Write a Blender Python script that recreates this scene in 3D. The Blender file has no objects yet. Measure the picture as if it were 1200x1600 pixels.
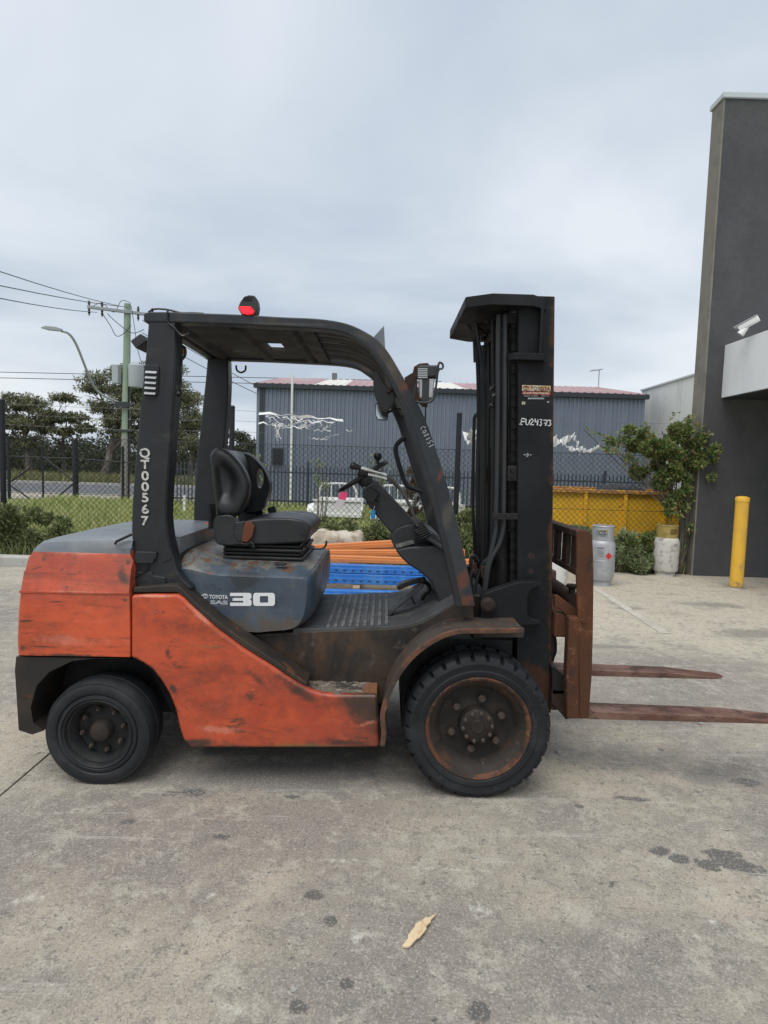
import bpy, bmesh, math, random
import numpy as np
from mathutils import Vector, Matrix
from mathutils.geometry import tessellate_polygon
R = math.radians
random.seed(7)
sc = bpy.context.scene
C = sc.collection

# ------------------------------------------------------------------ camera
PITCH, ROLL, EYE, FPX = R(4.25), 0.030, 1.50, 930.0     # FPX: focal length in pixels of a 1200 px wide frame
_f = Vector((0, math.cos(PITCH), -math.sin(PITCH)))
_u0 = Vector((0, math.sin(PITCH), math.cos(PITCH)))
_r0 = Vector((1, 0, 0))
_r = _r0 * math.cos(ROLL) + _u0 * math.sin(ROLL)
_u = _u0 * math.cos(ROLL) - _r0 * math.sin(ROLL)
EYEP = Vector((0, 0, EYE))
cam = bpy.data.cameras.new('camera')
cam.sensor_fit = 'VERTICAL'; cam.sensor_height = 36; cam.lens = 36 * FPX / 1600
cam.clip_start = 0.05; cam.clip_end = 3000
co = bpy.data.objects.new('camera', cam); C.objects.link(co)
co.matrix_world = Matrix(((_r.x, _u.x, -_f.x, 0), (_r.y, _u.y, -_f.y, 0), (_r.z, _u.z, -_f.z, EYE), (0, 0, 0, 1)))
sc.camera = co

# ------------------------------------------------------------------ sky and sun
SUN_EL, SUN_AZ = 64, 205        # overcast: a broad weak sun behind cloud, from behind-left of the camera
w = bpy.data.worlds.new('World'); sc.world = w; w.use_nodes = True
nt = w.node_tree; nt.nodes.clear()
def wn(t, **k):
    n = nt.nodes.new(t)
    for a, b in k.items(): setattr(n, a, b)
    return n
out = wn('ShaderNodeOutputWorld'); bg = wn('ShaderNodeBackground'); bg.inputs['Strength'].default_value = 0.1
sky = wn('ShaderNodeTexSky', sky_type='NISHITA', sun_disc=False)
sky.sun_elevation = R(SUN_EL); sky.sun_rotation = R(SUN_AZ); sky.air_density = 1.5; sky.dust_density = 3
tc = wn('ShaderNodeTexCoord')
sep = wn('ShaderNodeSeparateXYZ'); nt.links.new(tc.outputs['Generated'], sep.inputs[0])
mx = wn('ShaderNodeMath', operation='MAXIMUM'); nt.links.new(sep.outputs['Z'], mx.inputs[0]); mx.inputs[1].default_value = 0.0
ad = wn('ShaderNodeMath', operation='ADD'); nt.links.new(mx.outputs[0], ad.inputs[0]); ad.inputs[1].default_value = 0.22
cmb = wn('ShaderNodeCombineXYZ')
for i, ax in enumerate('XY'):
    d = wn('ShaderNodeMath', operation='DIVIDE'); nt.links.new(sep.outputs[ax], d.inputs[0]); nt.links.new(ad.outputs[0], d.inputs[1]); nt.links.new(d.outputs[0], cmb.inputs[i])
mp = wn('ShaderNodeMapping'); mp.inputs['Scale'].default_value = (0.9, 1.2, 1); mp.inputs['Location'].default_value = (5.3, 2.4, 0); mp.inputs['Rotation'].default_value = (0, 0, 0.7)
nt.links.new(cmb.outputs[0], mp.inputs[0])
nz = wn('ShaderNodeTexNoise'); nz.inputs['Scale'].default_value = 0.8; nz.inputs['Detail'].default_value = 7; nz.inputs['Roughness'].default_value = 0.5; nz.inputs['Distortion'].default_value = 0.35
nt.links.new(mp.outputs[0], nz.inputs['Vector'])
rp = wn('ShaderNodeValToRGB'); el = rp.color_ramp.elements
el[0].position = 0.36; el[0].color = (0.315, 0.365, 0.435, 1); el[1].position = 0.63; el[1].color = (0.515, 0.55, 0.585, 1)
nt.links.new(nz.outputs['Fac'], rp.inputs[0])
sc10 = wn('ShaderNodeVectorMath', operation='SCALE'); sc10.inputs['Scale'].default_value = 10.0; nt.links.new(rp.outputs[0], sc10.inputs[0])
mixs = wn('ShaderNodeMix', data_type='RGBA'); mixs.inputs[0].default_value = 0.93
nt.links.new(sky.outputs[0], mixs.inputs[6]); nt.links.new(sc10.outputs[0], mixs.inputs[7])
nt.links.new(mixs.outputs[2], bg.inputs['Color']); nt.links.new(bg.outputs[0], out.inputs['Surface'])

sl = bpy.data.lights.new('sun', 'SUN'); sl.energy = 1.5; sl.angle = R(45); sl.color = (1, 0.97, 0.92)
so = bpy.data.objects.new('sun', sl); C.objects.link(so)
_az = R(SUN_AZ)
sd = Vector((math.sin(_az) * math.cos(R(SUN_EL)), math.cos(_az) * math.cos(R(SUN_EL)), math.sin(R(SUN_EL))))
so.rotation_euler = sd.to_track_quat('Z', 'Y').to_euler(); so.location = sd * 50

sc.view_settings.view_transform = 'Standard'; sc.view_settings.look = 'None'
sc.view_settings.exposure = 0.68; sc.view_settings.gamma = 1; sc.view_settings.use_curve_mapping = False

# ------------------------------------------------------------------ measuring helper: the point at depth Y that a photo position looks at
def P(px, py, Y):
    d = _f + _r * ((px - 600) / FPX) + _u * ((800 - py) / FPX)
    return EYEP + d * (Y / d.y)
def XZ(pts, Y):
    return [(lambda p: (p.x, p.z))(P(a, b, Y)) for a, b in pts]

# ------------------------------------------------------------------ materials
MT = {}
def worn(name, base, layers=(), rough=0.6, metal=0.0, bump=None, spec=0.4, rvar=0.12, coord='Object'):
    """base colour plus layers of dirt, rust or fading with noisy edges"""
    m = bpy.data.materials.new(name); m.use_nodes = True; n = m.node_tree.nodes; L = m.node_tree.links
    b = n['Principled BSDF']; b.inputs['Roughness'].default_value = rough; b.inputs['Metallic'].default_value = metal
    b.inputs['Specular IOR Level'].default_value = spec
    if coord == 'World':
        t = n.new('ShaderNodeNewGeometry').outputs['Position']
    else:
        t = n.new('ShaderNodeTexCoord').outputs['Object']
    cur = None
    for ly in layers:
        mp = n.new('ShaderNodeMapping'); s = ly.get('s', 5); st = ly.get('st', (1, 1, 1))
        mp.inputs['Scale'].default_value = (s * st[0], s * st[1], s * st[2]); mp.inputs['Location'].default_value = ly.get('o', (random.random() * 9, random.random() * 9, random.random() * 9))
        L.new(t, mp.inputs[0])
        nz = n.new('ShaderNodeTexNoise'); nz.inputs['Scale'].default_value = 1; nz.inputs['Detail'].default_value = ly.get('d', 6); nz.inputs['Roughness'].default_value = ly.get('r', 0.62)
        nz.inputs['Distortion'].default_value = ly.get('w', 0.3)
        L.new(mp.outputs[0], nz.inputs['Vector']); v = nz.outputs['Fac']
        if 'blobs' in ly:                               # spills and other patches with a place and a size of their own: (x, y, rx, ry, turn)
            best = None
            for (bx, by, rx, ry, ro) in ly['blobs']:
                q = n.new('ShaderNodeMapping'); q.vector_type = 'TEXTURE'
                if ly.get('side'): q.inputs['Location'].default_value = (bx, 0, by); q.inputs['Rotation'].default_value = (0, -ro, 0); q.inputs['Scale'].default_value = (rx, 1000, ry)
                else: q.inputs['Location'].default_value = (bx, by, 0); q.inputs['Rotation'].default_value = (0, 0, ro); q.inputs['Scale'].default_value = (rx, ry, 1000)
                L.new(t, q.inputs[0]); ln = n.new('ShaderNodeVectorMath'); ln.operation = 'LENGTH'; L.new(q.outputs[0], ln.inputs[0])
                if best is None: best = ln.outputs['Value']
                else:
                    mn = n.new('ShaderNodeMath'); mn.operation = 'MINIMUM'; L.new(best, mn.inputs[0]); L.new(ln.outputs['Value'], mn.inputs[1]); best = mn.outputs[0]
            k = n.new('ShaderNodeMath'); k.operation = 'MULTIPLY_ADD'; L.new(v, k.inputs[0]); k.inputs[1].default_value = ly.get('k', 1.6); k.inputs[2].default_value = 1 - ly.get('k', 1.6) / 2
            a = n.new('ShaderNodeMath'); a.operation = 'SUBTRACT'; L.new(k.outputs[0], a.inputs[0]); L.new(best, a.inputs[1]); v = a.outputs[0]
        if 'g' in ly:                                   # dirt that gathers on one side of the piece: (axis, from, to, weight)
            ax, g0, g1, k = ly['g']
            dt = n.new('ShaderNodeVectorMath'); dt.operation = 'DOT_PRODUCT'; dt.inputs[1].default_value = ax; L.new(t, dt.inputs[0])
            mr = n.new('ShaderNodeMapRange'); mr.inputs[1].default_value = g0; mr.inputs[2].default_value = g1; mr.inputs[3].default_value = -k / 2; mr.inputs[4].default_value = k / 2
            L.new(dt.outputs['Value'], mr.inputs[0])
            a = n.new('ShaderNodeMath'); a.operation = 'ADD'; L.new(v, a.inputs[0]); L.new(mr.outputs[0], a.inputs[1]); v = a.outputs[0]
        mr = n.new('ShaderNodeMapRange'); mr.interpolation_type = 'SMOOTHSTEP'
        mr.inputs[1].default_value = ly.get('lo', 0.5); mr.inputs[2].default_value = ly.get('hi', 0.62); mr.inputs[3].default_value = 0; mr.inputs[4].default_value = ly.get('a', 1)
        L.new(v, mr.inputs[0])
        mx = n.new('ShaderNodeMix'); mx.data_type = 'RGBA'; L.new(mr.outputs[0], mx.inputs[0])
        if cur is None: mx.inputs[6].default_value = (*base, 1)
        else: L.new(cur, mx.inputs[6])
        mx.inputs[7].default_value = (*ly['c'], 1); cur = mx.outputs[2]
    if cur is None: b.inputs['Base Color'].default_value = (*base, 1)
    else: L.new(cur, b.inputs['Base Color'])
    if rvar:
        nz = n.new('ShaderNodeTexNoise'); nz.inputs['Scale'].default_value = 9; nz.inputs['Detail'].default_value = 5; L.new(t, nz.inputs['Vector'])
        mr = n.new('ShaderNodeMapRange'); mr.inputs[1].default_value = 0.3; mr.inputs[2].default_value = 0.7; mr.inputs[3].default_value = max(0.05, rough - rvar); mr.inputs[4].default_value = min(1, rough + rvar)
        L.new(nz.outputs['Fac'], mr.inputs[0]); L.new(mr.outputs[0], b.inputs['Roughness'])
    if bump:
        nz = n.new('ShaderNodeTexNoise'); nz.inputs['Scale'].default_value = bump[0]; nz.inputs['Detail'].default_value = 6; nz.inputs['Roughness'].default_value = 0.65; L.new(t, nz.inputs['Vector'])
        bp = n.new('ShaderNodeBump'); bp.inputs['Strength'].default_value = bump[1]; bp.inputs['Distance'].default_value = bump[2] if len(bump) > 2 else 0.01
        L.new(nz.outputs['Fac'], bp.inputs['Height']); L.new(bp.outputs[0], b.inputs['Normal'])
    MT[name] = m
    return m
def foliage(name, cols, rough=0.55, transl=0.25):
    m = bpy.data.materials.new(name); m.use_nodes = True; n = m.node_tree.nodes; L = m.node_tree.links
    b = n['Principled BSDF']; b.inputs['Roughness'].default_value = rough; b.inputs['Specular IOR Level'].default_value = 0.3
    g = n.new('ShaderNodeNewGeometry'); r = n.new('ShaderNodeValToRGB')
    e = r.color_ramp.elements
    while len(e) < len(cols): e.new(0.5)
    for i, c in enumerate(cols): e[i].position = i / (len(cols) - 1); e[i].color = (*c, 1)
    L.new(g.outputs['Random Per Island'], r.inputs[0]); L.new(r.outputs[0], b.inputs['Base Color'])
    t = n.new('ShaderNodeBsdfTranslucent'); L.new(r.outputs[0], t.inputs[0])
    mx = n.new('ShaderNodeMixShader'); mx.inputs[0].default_value = transl
    L.new(b.outputs[0], mx.inputs[1]); L.new(t.outputs[0], mx.inputs[2]); L.new(mx.outputs[0], n['Material Output'].inputs[0])
    MT[name] = m
    return m

# ------------------------------------------------------------------ mesh helpers
class G:
    """collects the faces of ONE mesh"""
    def __init__(s): s.v = []; s.f = []
    def add(s, v, f):
        o = len(s.v); s.v += [tuple(p) for p in v]; s.f += [tuple(i + o for i in q) for q in f]; return s
    def box(s, x0, x1, y0, y1, z0, z1):
        return s.add([(x, y, z) for z in (z0, z1) for y in (y0, y1) for x in (x0, x1)],
                     [(0, 2, 3, 1), (4, 5, 7, 6), (0, 1, 5, 4), (2, 6, 7, 3), (0, 4, 6, 2), (1, 3, 7, 5)])
    def obox(s, c, a, b, d):
        """oriented box: centre and three half vectors"""
        c, a, b, d = map(Vector, (c, a, b, d))
        return s.add([c + a * i + b * j + d * k for k in (-1, 1) for j in (-1, 1) for i in (-1, 1)],
                     [(0, 2, 3, 1), (4, 5, 7, 6), (0, 1, 5, 4), (2, 6, 7, 3), (0, 4, 6, 2), (1, 3, 7, 5)])
    def prism(s, pts, y0, y1):
        """(x,z) outline extruded along y"""
        n = len(pts)
        v = [(x, y0, z) for x, z in pts] + [(x, y1, z) for x, z in pts]
        f = [tuple(range(n)), tuple(range(2 * n - 1, n - 1, -1))]
        f += [(i, i + n, (i + 1) % n + n, (i + 1) % n) for i in range(n)]
        return s.add(v, f)
    def plan(s, pts, z0, z1):
        """(x,y) outline extruded along z"""
        n = len(pts)
        v = [(x, y, z0) for x, y in pts] + [(x, y, z1) for x, y in pts]
        return s.add(v, [tuple(range(n)), tuple(range(2 * n - 1, n - 1, -1))] + [(i, i + n, (i + 1) % n + n, (i + 1) % n) for i in range(n)])
    def loft(s, rings, cap=True, closed=True):
        n = len(rings[0]); v = [p for r in rings for p in r]; f = []
        for k in range(len(rings) - 1):
            for i in range(n if closed else n - 1):
                j = (i + 1) % n
                f.append((k * n + i, k * n + j, (k + 1) * n + j, (k + 1) * n + i))
        if cap: f += [tuple(range(n)), tuple(range((len(rings) - 1) * n, len(rings) * n))]
        return s.add(v, f)
    def tube(s, path, r, sides=8, cap=True):
        path = [Vector(p) for p in path]; n = len(path); rings = []; up = None
        for i, p in enumerate(path):
            t = (path[min(i + 1, n - 1)] - path[max(i - 1, 0)]).normalized()
            if up is None: up = Vector((0, 0, 1)) if abs(t.z) < 0.9 else Vector((1, 0, 0))
            a = t.cross(up).normalized(); b = a.cross(t).normalized(); up = b
            rr = r[i] if isinstance(r, (list, tuple)) else r
            rings.append([p + (a * math.cos(2 * math.pi * k / sides) + b * math.sin(2 * math.pi * k / sides)) * rr for k in range(sides)])
        return s.loft(rings, cap)
    def rev(s, prof, c, axis='y', seg=48, mod=None):
        """profile [(radius, offset)] turned about an axis through c"""
        rings = []
        for j, (r, o) in enumerate(prof):
            ring = []
            for k in range(seg):
                a = 2 * math.pi * k / seg; rr = r if mod is None else mod(j, k, r)
                if axis == 'y': ring.append((c[0] + rr * math.cos(a), c[1] + o, c[2] + rr * math.sin(a)))
                elif axis == 'z': ring.append((c[0] + rr * math.cos(a), c[1] + rr * math.sin(a), c[2] + o))
                else: ring.append((c[0] + o, c[1] + rr * math.cos(a), c[2] + rr * math.sin(a)))
            rings.append(ring)
        if prof[0][0] > .0005 and prof[-1][0] > .0005: rings.append(rings[0])
        return s.loft(rings, cap=False)
    def mirror(s, yc):
        g = G(); g.v = [(x, 2 * yc - y, z) for x, y, z in s.v]; g.f = [tuple(reversed(q)) for q in s.f]; return g
def spl(pts, n=6, closed=False):
    """Catmull-Rom through the points"""
    pts = [np.array(p, float) for p in pts]; o = []; N = len(pts)
    for i in range(N if closed else N - 1):
        p1, p2 = pts[i], pts[(i + 1) % N]
        p0 = pts[i - 1] if (i > 0 or closed) else p1; p3 = pts[(i + 2) % N] if (i + 2 < N or closed) else p2
        for k in range(n):
            t = k / n
            o.append(tuple(0.5 * (2 * p1 + (p2 - p0) * t + (2 * p0 - 5 * p1 + 4 * p2 - p3) * t * t + (3 * p1 - p0 - 3 * p2 + p3) * t ** 3)))
    if not closed: o.append(tuple(pts[-1]))
    return o
ORG = {}
def mesh_of(name, g, o=(0, 0, 0), smooth=35):
    me = bpy.data.meshes.new(name)
    me.from_pydata([(x - o[0], y - o[1], z - o[2]) for x, y, z in g.v], [], g.f)
    bm = bmesh.new(); bm.from_mesh(me); bmesh.ops.recalc_face_normals(bm, faces=bm.faces); bm.to_mesh(me); bm.free()
    if smooth:
        me.shade_smooth(); me.set_sharp_from_angle(angle=R(smooth))
    return me
def obj(name, g, mat, parent=None, bevel=0, seg=2, smooth=35, origin=None, fix=True):
    if parent is not None: o = ORG[parent.name]
    elif origin is not None: o = origin
    else:
        a = np.array(g.v); o = (float((a[:, 0].min() + a[:, 0].max()) / 2), float((a[:, 1].min() + a[:, 1].max()) / 2), float(a[:, 2].min()))
    me = mesh_of(name, g, o, smooth)
    me.materials.append(MT[mat])
    ob = bpy.data.objects.new(name, me); C.objects.link(ob); ORG[ob.name] = o
    if parent is not None: ob.parent = parent
    else: ob.location = o
    if bevel:
        m = ob.modifiers.new('Bevel', 'BEVEL'); m.width = bevel; m.segments = seg; m.limit_method = 'ANGLE'; m.angle_limit = R(38); m.harden_normals = True
    return ob
def raw(name, v, f, mat, parent=None, origin=(0, 0, 0)):
    """large meshes (leaves, grass) straight from arrays"""
    o = ORG[parent.name] if parent is not None else origin
    me = bpy.data.meshes.new(name); v = np.asarray(v, dtype=np.float32).reshape(-1, 3) - np.array(o, dtype=np.float32); f = np.asarray(f, dtype=np.int32)
    k = f.shape[1]; me.vertices.add(len(v)); me.vertices.foreach_set('co', v.ravel())
    me.loops.add(f.size); me.loops.foreach_set('vertex_index', f.ravel())
    me.polygons.add(len(f)); me.polygons.foreach_set('loop_start', np.arange(0, f.size, k, dtype=np.int32)); me.update(calc_edges=True)
    me.materials.append(MT[mat])
    ob = bpy.data.objects.new(name, me); C.objects.link(ob); ORG[ob.name] = o
    if parent is not None: ob.parent = parent
    else: ob.location = o
    return ob
def tag(o, label=None, cat=None, group=None, kind=None):
    for k, v in (('label', label), ('category', cat), ('group', group), ('kind', kind)):
        if v: o[k] = v
    return o
def thing(name, label, cat, loc, group=None):
    o = bpy.data.objects.new(name, None); C.objects.link(o); o.location = loc; ORG[o.name] = tuple(loc); o.empty_display_size = 0.1
    return tag(o, label, cat, group)
def dup_at(src, parent, loc, rot=None):
    c = src.copy(); C.objects.link(c); c.parent = parent; c.location = loc
    if rot is not None: c.rotation_euler = rot
    return c
def text(name, body, size, o, right, up, mat, parent, width=None, bold=0.0, shear=0.0):
    """flat lettering: the words become a mesh lying in the plane of right and up"""
    cu = bpy.data.curves.new('t', 'FONT'); cu.body = body; cu.size = size; cu.align_x = 'LEFT'; cu.offset = bold; cu.resolution_u = 4; cu.shear = shear
    t = bpy.data.objects.new('t', cu); C.objects.link(t); bpy.context.view_layer.update()
    me = bpy.data.meshes.new_from_object(t.evaluated_get(bpy.context.evaluated_depsgraph_get())); bpy.data.objects.remove(t)
    v = [tuple(p.co) for p in me.vertices]; f = [tuple(p.vertices) for p in me.polygons]
    k = 1.0
    if width and v: k = width / max(p[0] for p in v)
    right, up, o = Vector(right).normalized(), Vector(up).normalized(), Vector(o)
    g = G(); g.v = [tuple(o + right * (p[0] * k) + up * p[1]) for p in v]; g.f = f
    bpy.data.meshes.remove(me)
    return obj(name, g, mat, parent, smooth=0)
STROKES = {'F': [[(0, 0), (.1, 1), (.7, 1)], [(0, .5), (.6, .55)], [(-.2, .05), (.3, 0)]], 'U': [[(.05, .9), (.1, .2), (.4, 0), (.7, .25), (.75, .8)]],
 '2': [[(.1, .75), (.35, 1), (.6, .75), (.1, .1), (.7, .1)]], '4': [[(.1, 1), (.1, .5), (.7, .55)], [(.6, .95), (.55, 0)]],
 '3': [[(.1, .95), (.6, .95), (.3, .6), (.6, .3), (.3, 0), (.05, .1)]], '7': [[(0, .95), (.7, .95), (.4, 0)], [(.2, .5), (.65, .5)]],
 'C': [[(.7, .85), (.4, 1), (.1, .6), (.2, .1), (.6, .05)]], '0': [[(.35, 1), (.1, .6), (.2, .1), (.5, .05), (.65, .5), (.35, 1)]],
 '1': [[(.35, 1), (.35, 0)]], '5': [[(.65, 1), (.2, 1), (.15, .6), (.55, .5), (.5, .1), (.1, .05)]], '8': [[(.35, .5), (.15, .8), (.4, 1), (.6, .75), (.2, .3), (.35, 0), (.6, .25), (.35, .5)]],
 '-': [[(.1, .5), (.6, .5)]], 'D': [[(.1, 0), (.1, 1), (.5, .8), (.5, .2), (.1, 0)]]}
def scrawl(name, body, h, o, right, up, mat, parent, th=0.0022, adv=0.9):
    """marker-pen handwriting drawn as thin ribbons"""
    right, up, o = Vector(right).normalized(), Vector(up).normalized(), Vector(o); nrm = right.cross(up); g = G(); rnd = random.Random(3)
    for i, ch in enumerate(body):
        for st in STROKES.get(ch, []):
            pts = [o + right * (h * (i * adv + x * 0.85 + rnd.uniform(-.05, .05))) + up * (h * (y + rnd.uniform(-.06, .06))) for x, y in st]
            for a, b in zip(pts, pts[1:]):
                t = (b - a).normalized(); s_ = t.cross(nrm) * th * rnd.uniform(.7, 1.2)
                a2, b2 = a - t * th * .6, b + t * th * .6
                g.add([a2 - s_, b2 - s_, b2 + s_, a2 + s_], [(0, 1, 2, 3)])
    return obj(name, g, mat, parent, smooth=0)
# ================================================================== materials of the place
def GP(px, py, z=0.0):
    d = _f + _r * ((px - 600) / FPX) + _u * ((800 - py) / FPX)
    return EYEP + d * ((z - EYE) / d.z)
def blob(px, py, rx, ry, ro=0.0):
    p = GP(px, py); return (p.x, p.y, rx, ry, ro)
CONC = dict(rough=0.85, spec=0.25, coord='World', rvar=0.08)
worn('concrete', (0.338, 0.300, 0.247), [
    dict(c=(0.242, 0.215, 0.187), s=0.55, lo=0.38, hi=0.60, d=8),
    dict(c=(0.449, 0.393, 0.303), s=0.9, lo=0.48, hi=0.66, d=9, r=.68, a=0.8),
    dict(c=(0.203, 0.183, 0.161), s=1.1, st=(.6, 1.3, 1), lo=0.52, hi=0.66, d=9, r=.7, a=0.6),
    dict(c=(0.525, 0.469, 0.364), s=0.5, lo=0.38, hi=0.75, d=6, g=((0.35, 0.93, 0), 3.6, 6.8, 0.7), a=0.9),
    dict(c=(0.193, 0.180, 0.161), s=2.3, lo=0.53, hi=0.72, d=9, r=0.7, a=0.8),
    dict(c=(0.470, 0.442, 0.379), s=1.7, st=(0.35, 1.6, 1), lo=0.57, hi=0.74, d=9, r=0.72, a=0.7),
    dict(c=(0.214, 0.198, 0.172), s=4.5, st=(0.5, 1.5, 1), lo=0.53, hi=0.68, d=10, r=0.75, a=0.6),
    dict(c=(0.353, 0.268, 0.181), s=1.3, lo=0.60, hi=0.75, d=7, a=0.4),
    dict(c=(0.460, 0.425, 0.354), s=9, lo=0.49, hi=0.62, d=10, r=0.8, a=0.65),
    dict(c=(0.182, 0.169, 0.147), s=20, lo=0.51, hi=0.62, d=8, r=0.8, a=0.75),
    dict(c=(0.107, 0.097, 0.086), s=55, lo=0.60, hi=0.66, d=4, a=0.7), dict(c=(0.096, 0.090, 0.081), s=11, lo=0.70, hi=0.73, d=3, r=.5, a=0.8), dict(c=(0.556, 0.514, 0.435), s=60, lo=0.63, hi=0.70, d=3, a=0.5),
    dict(c=(0.107, 0.102, 0.095), s=26, k=1.9, lo=0.08, hi=0.40, d=7, r=.7, a=0.92, blobs=[
        blob(1030, 1330, .055, .035, .3), blob(1062, 1342, .05, .04), blob(1105, 1352, .06, .05), blob(1150, 1350, .12, .07, -.5), blob(1130, 1335, .10, .04),
        blob(748, 1582, .042, .05), blob(200, 1284, .033, .028), blob(268, 1240, .06, .03, .2), blob(300, 1238, .07, .045), blob(492, 1398, .04, .035), blob(516, 1437, .035, .035, .4),
        blob(466, 1572, .035, .03), blob(541, 1537, .025, .025), blob(990, 1248, .10, .022, -.12), blob(1165, 1222, .09, .05), blob(905, 1260, .03, .02), blob(455, 1245, .05, .02), blob(345, 1308, .04, .025)]),
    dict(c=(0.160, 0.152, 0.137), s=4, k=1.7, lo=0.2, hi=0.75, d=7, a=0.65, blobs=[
        blob(430, 1215, .75, .22, 0.05), blob(1120, 945, .8, .25), blob(1180, 990, .7, .3, .3), blob(640, 1215, .45, .12), blob(985, 950, .35, .16), blob(1120, 1215, .35, .12, .2), blob(950, 1010, .4, .1)]),  # broad soft darker patches, some on the ground below the truck
    dict(c=(0.600, 0.578, 0.515), s=34, k=4.5, lo=0.45, hi=1.4, d=9, r=0.8, a=0.8, blobs=[
        blob(765, 1428, .03, .07, .3), blob(748, 1420, .08, .07, .3), blob(330, 1400, .035, .05), blob(690, 1358, .45, .018, -.03), blob(540, 1345, .22, .03), blob(240, 1395, .16, .05, .2), blob(1087, 1462, .02, .03), blob(560, 1465, .10, .06),
        blob(1160, 1385, .03, .03), blob(120, 1265, .35, .03, .42), blob(40, 1405, .15, .05, .5), blob(370, 1578, .10, .03), blob(1110, 1440, .05, .03)]),
    dict(c=(0.505, 0.469, 0.424), s=120, lo=0.53, hi=0.60, d=5, r=.65, a=0.45), dict(c=(0.121, 0.112, 0.103), s=150, lo=0.54, hi=0.60, d=5, r=.65, a=0.45),
    dict(c=(0.505, 0.484, 0.456), s=5, st=(.12, 2.5, 1), lo=0.575, hi=0.62, d=10, r=.82, a=0.45), dict(c=(0.171, 0.158, 0.152), s=4, st=(1.4, .25, 1), lo=0.59, hi=0.70, d=9, r=.8, a=0.35),
], bump=(110, 0.5, 0.006), **CONC)
worn('kerb', (0.42, 0.41, 0.38), [dict(c=(0.25, 0.24, 0.22), s=3, lo=.5, hi=.7)], rough=.85, bump=(60, .3))
worn('joint', (0.05, 0.048, 0.045), rough=.95)
worn('line_paint', (0.56, 0.53, 0.46), [dict(c=(0.42, 0.385, 0.32), s=12, lo=.40, hi=.58, d=9, r=.78), dict(c=(.40, .365, .30), s=1.2, lo=.44, hi=.58, d=8)], rough=.8)
worn('terrain', (0.24, 0.27, 0.10), [dict(c=(0.32, 0.29, 0.15), s=0.25, lo=.45, hi=.65), dict(c=(0.11, 0.145, 0.045), s=1.5, lo=.5, hi=.7)], rough=.95, coord='World')
worn('asphalt', (0.13, 0.135, 0.145), [dict(c=(0.17, 0.17, 0.175), s=.6, lo=.5, hi=.7)], rough=.9, coord='World')
worn('gravel', (0.42, 0.38, 0.32), [dict(c=(0.30, 0.27, 0.21), s=2, lo=.45, hi=.65)], rough=.95, coord='World')
worn('dark_render', (0.072, 0.072, 0.076), [dict(c=(0.10, 0.10, 0.10), s=.8, st=(1, 1, .2), lo=.50, hi=.72, d=9, r=.7, a=.6), dict(c=(0.086, 0.086, 0.088), s=1.2, lo=.45, hi=.65), dict(c=(0.058, 0.058, 0.062), s=30, lo=.5, hi=.7, a=.7)], rough=.9, bump=(90, .9, .012))
worn('wall_edge', (0.22, 0.205, 0.175), [dict(c=(0.165, 0.155, 0.14), s=3, lo=.45, hi=.7)], rough=.9, bump=(60, .4))
worn('flashing', (0.50, 0.54, 0.57), rough=.45)
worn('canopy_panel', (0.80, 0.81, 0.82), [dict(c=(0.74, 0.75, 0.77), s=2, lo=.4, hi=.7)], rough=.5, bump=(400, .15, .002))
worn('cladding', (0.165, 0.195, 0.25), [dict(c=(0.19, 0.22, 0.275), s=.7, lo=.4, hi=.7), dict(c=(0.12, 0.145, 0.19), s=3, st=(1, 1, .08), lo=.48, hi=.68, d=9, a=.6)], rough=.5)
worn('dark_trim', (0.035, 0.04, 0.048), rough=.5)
worn('roof_red', (0.36, 0.235, 0.24), [dict(c=(0.43, 0.30, 0.30), s=.5, lo=.45, hi=.65)], rough=.6)
worn('roof_clear', (0.68, 0.66, 0.60), rough=.5)
worn('window_glass', (0.012, 0.014, 0.017), rough=.15)
worn('white_paint', (0.74, 0.74, 0.72), [dict(c=(0.5, 0.48, 0.44), s=6, lo=.58, hi=.72)], rough=.45)
worn('tilt_panel', (0.74, 0.74, 0.72), [dict(c=(0.62, 0.62, 0.60), s=.6, st=(1, 1, .5), lo=.45, hi=.68, d=8), dict(c=(.48, .47, .46), s=2.5, st=(1, 1, .25), lo=.56, hi=.72, a=.6)], rough=.8)
worn('fence_metal', (0.012, 0.013, 0.018), rough=.5)
worn('fence_wire', (0.03, 0.03, 0.03), rough=.6)
worn('galv_wire', (0.16, 0.16, 0.165), rough=.5, metal=.4)
worn('palisade', (0.045, 0.055, 0.075), rough=.5)
worn('plastic_film', (0.80, 0.80, 0.79), rough=.4)
worn('pole_wood', (0.26, 0.34, 0.26), [dict(c=(0.34, 0.38, 0.30), s=3, st=(3, 3, .3), lo=.45, hi=.65), dict(c=(0.28, 0.27, 0.25), s=1, g=((0, 0, -1), -3.2, -1.6, 1.5), lo=.45, hi=.6)], rough=.9)
worn('pole_metal', (0.35, 0.37, 0.39), rough=.5, metal=.4)
worn('transformer', (0.40, 0.43, 0.46), rough=.5)
worn('cable', (0.045, 0.045, 0.05), rough=.6)
worn('bark', (0.10, 0.085, 0.07), [dict(c=(0.22, 0.19, 0.16), s=3, st=(1, 1, .3), lo=.5, hi=.65)], rough=.95)
worn('yellow_bin', (0.80, 0.46, 0.022), [dict(c=(0.72, 0.39, 0.025), s=2, lo=.45, hi=.65), dict(c=(0.24, 0.10, 0.035), s=6, lo=.62, hi=.70, d=9), dict(c=(0.70, 0.64, 0.5), s=5, st=(.4, 1, 4), lo=.68, hi=.71)], rough=.55)
worn('bin_rust', (0.33, 0.16, 0.06), [dict(c=(0.62, 0.33, 0.04), s=14, lo=.48, hi=.58)], rough=.85)
worn('black_sheet', (0.018, 0.018, 0.02), [dict(c=(.05, .05, .05), s=9, lo=.5, hi=.7)], rough=.5, bump=(12, .8, .05))
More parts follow.
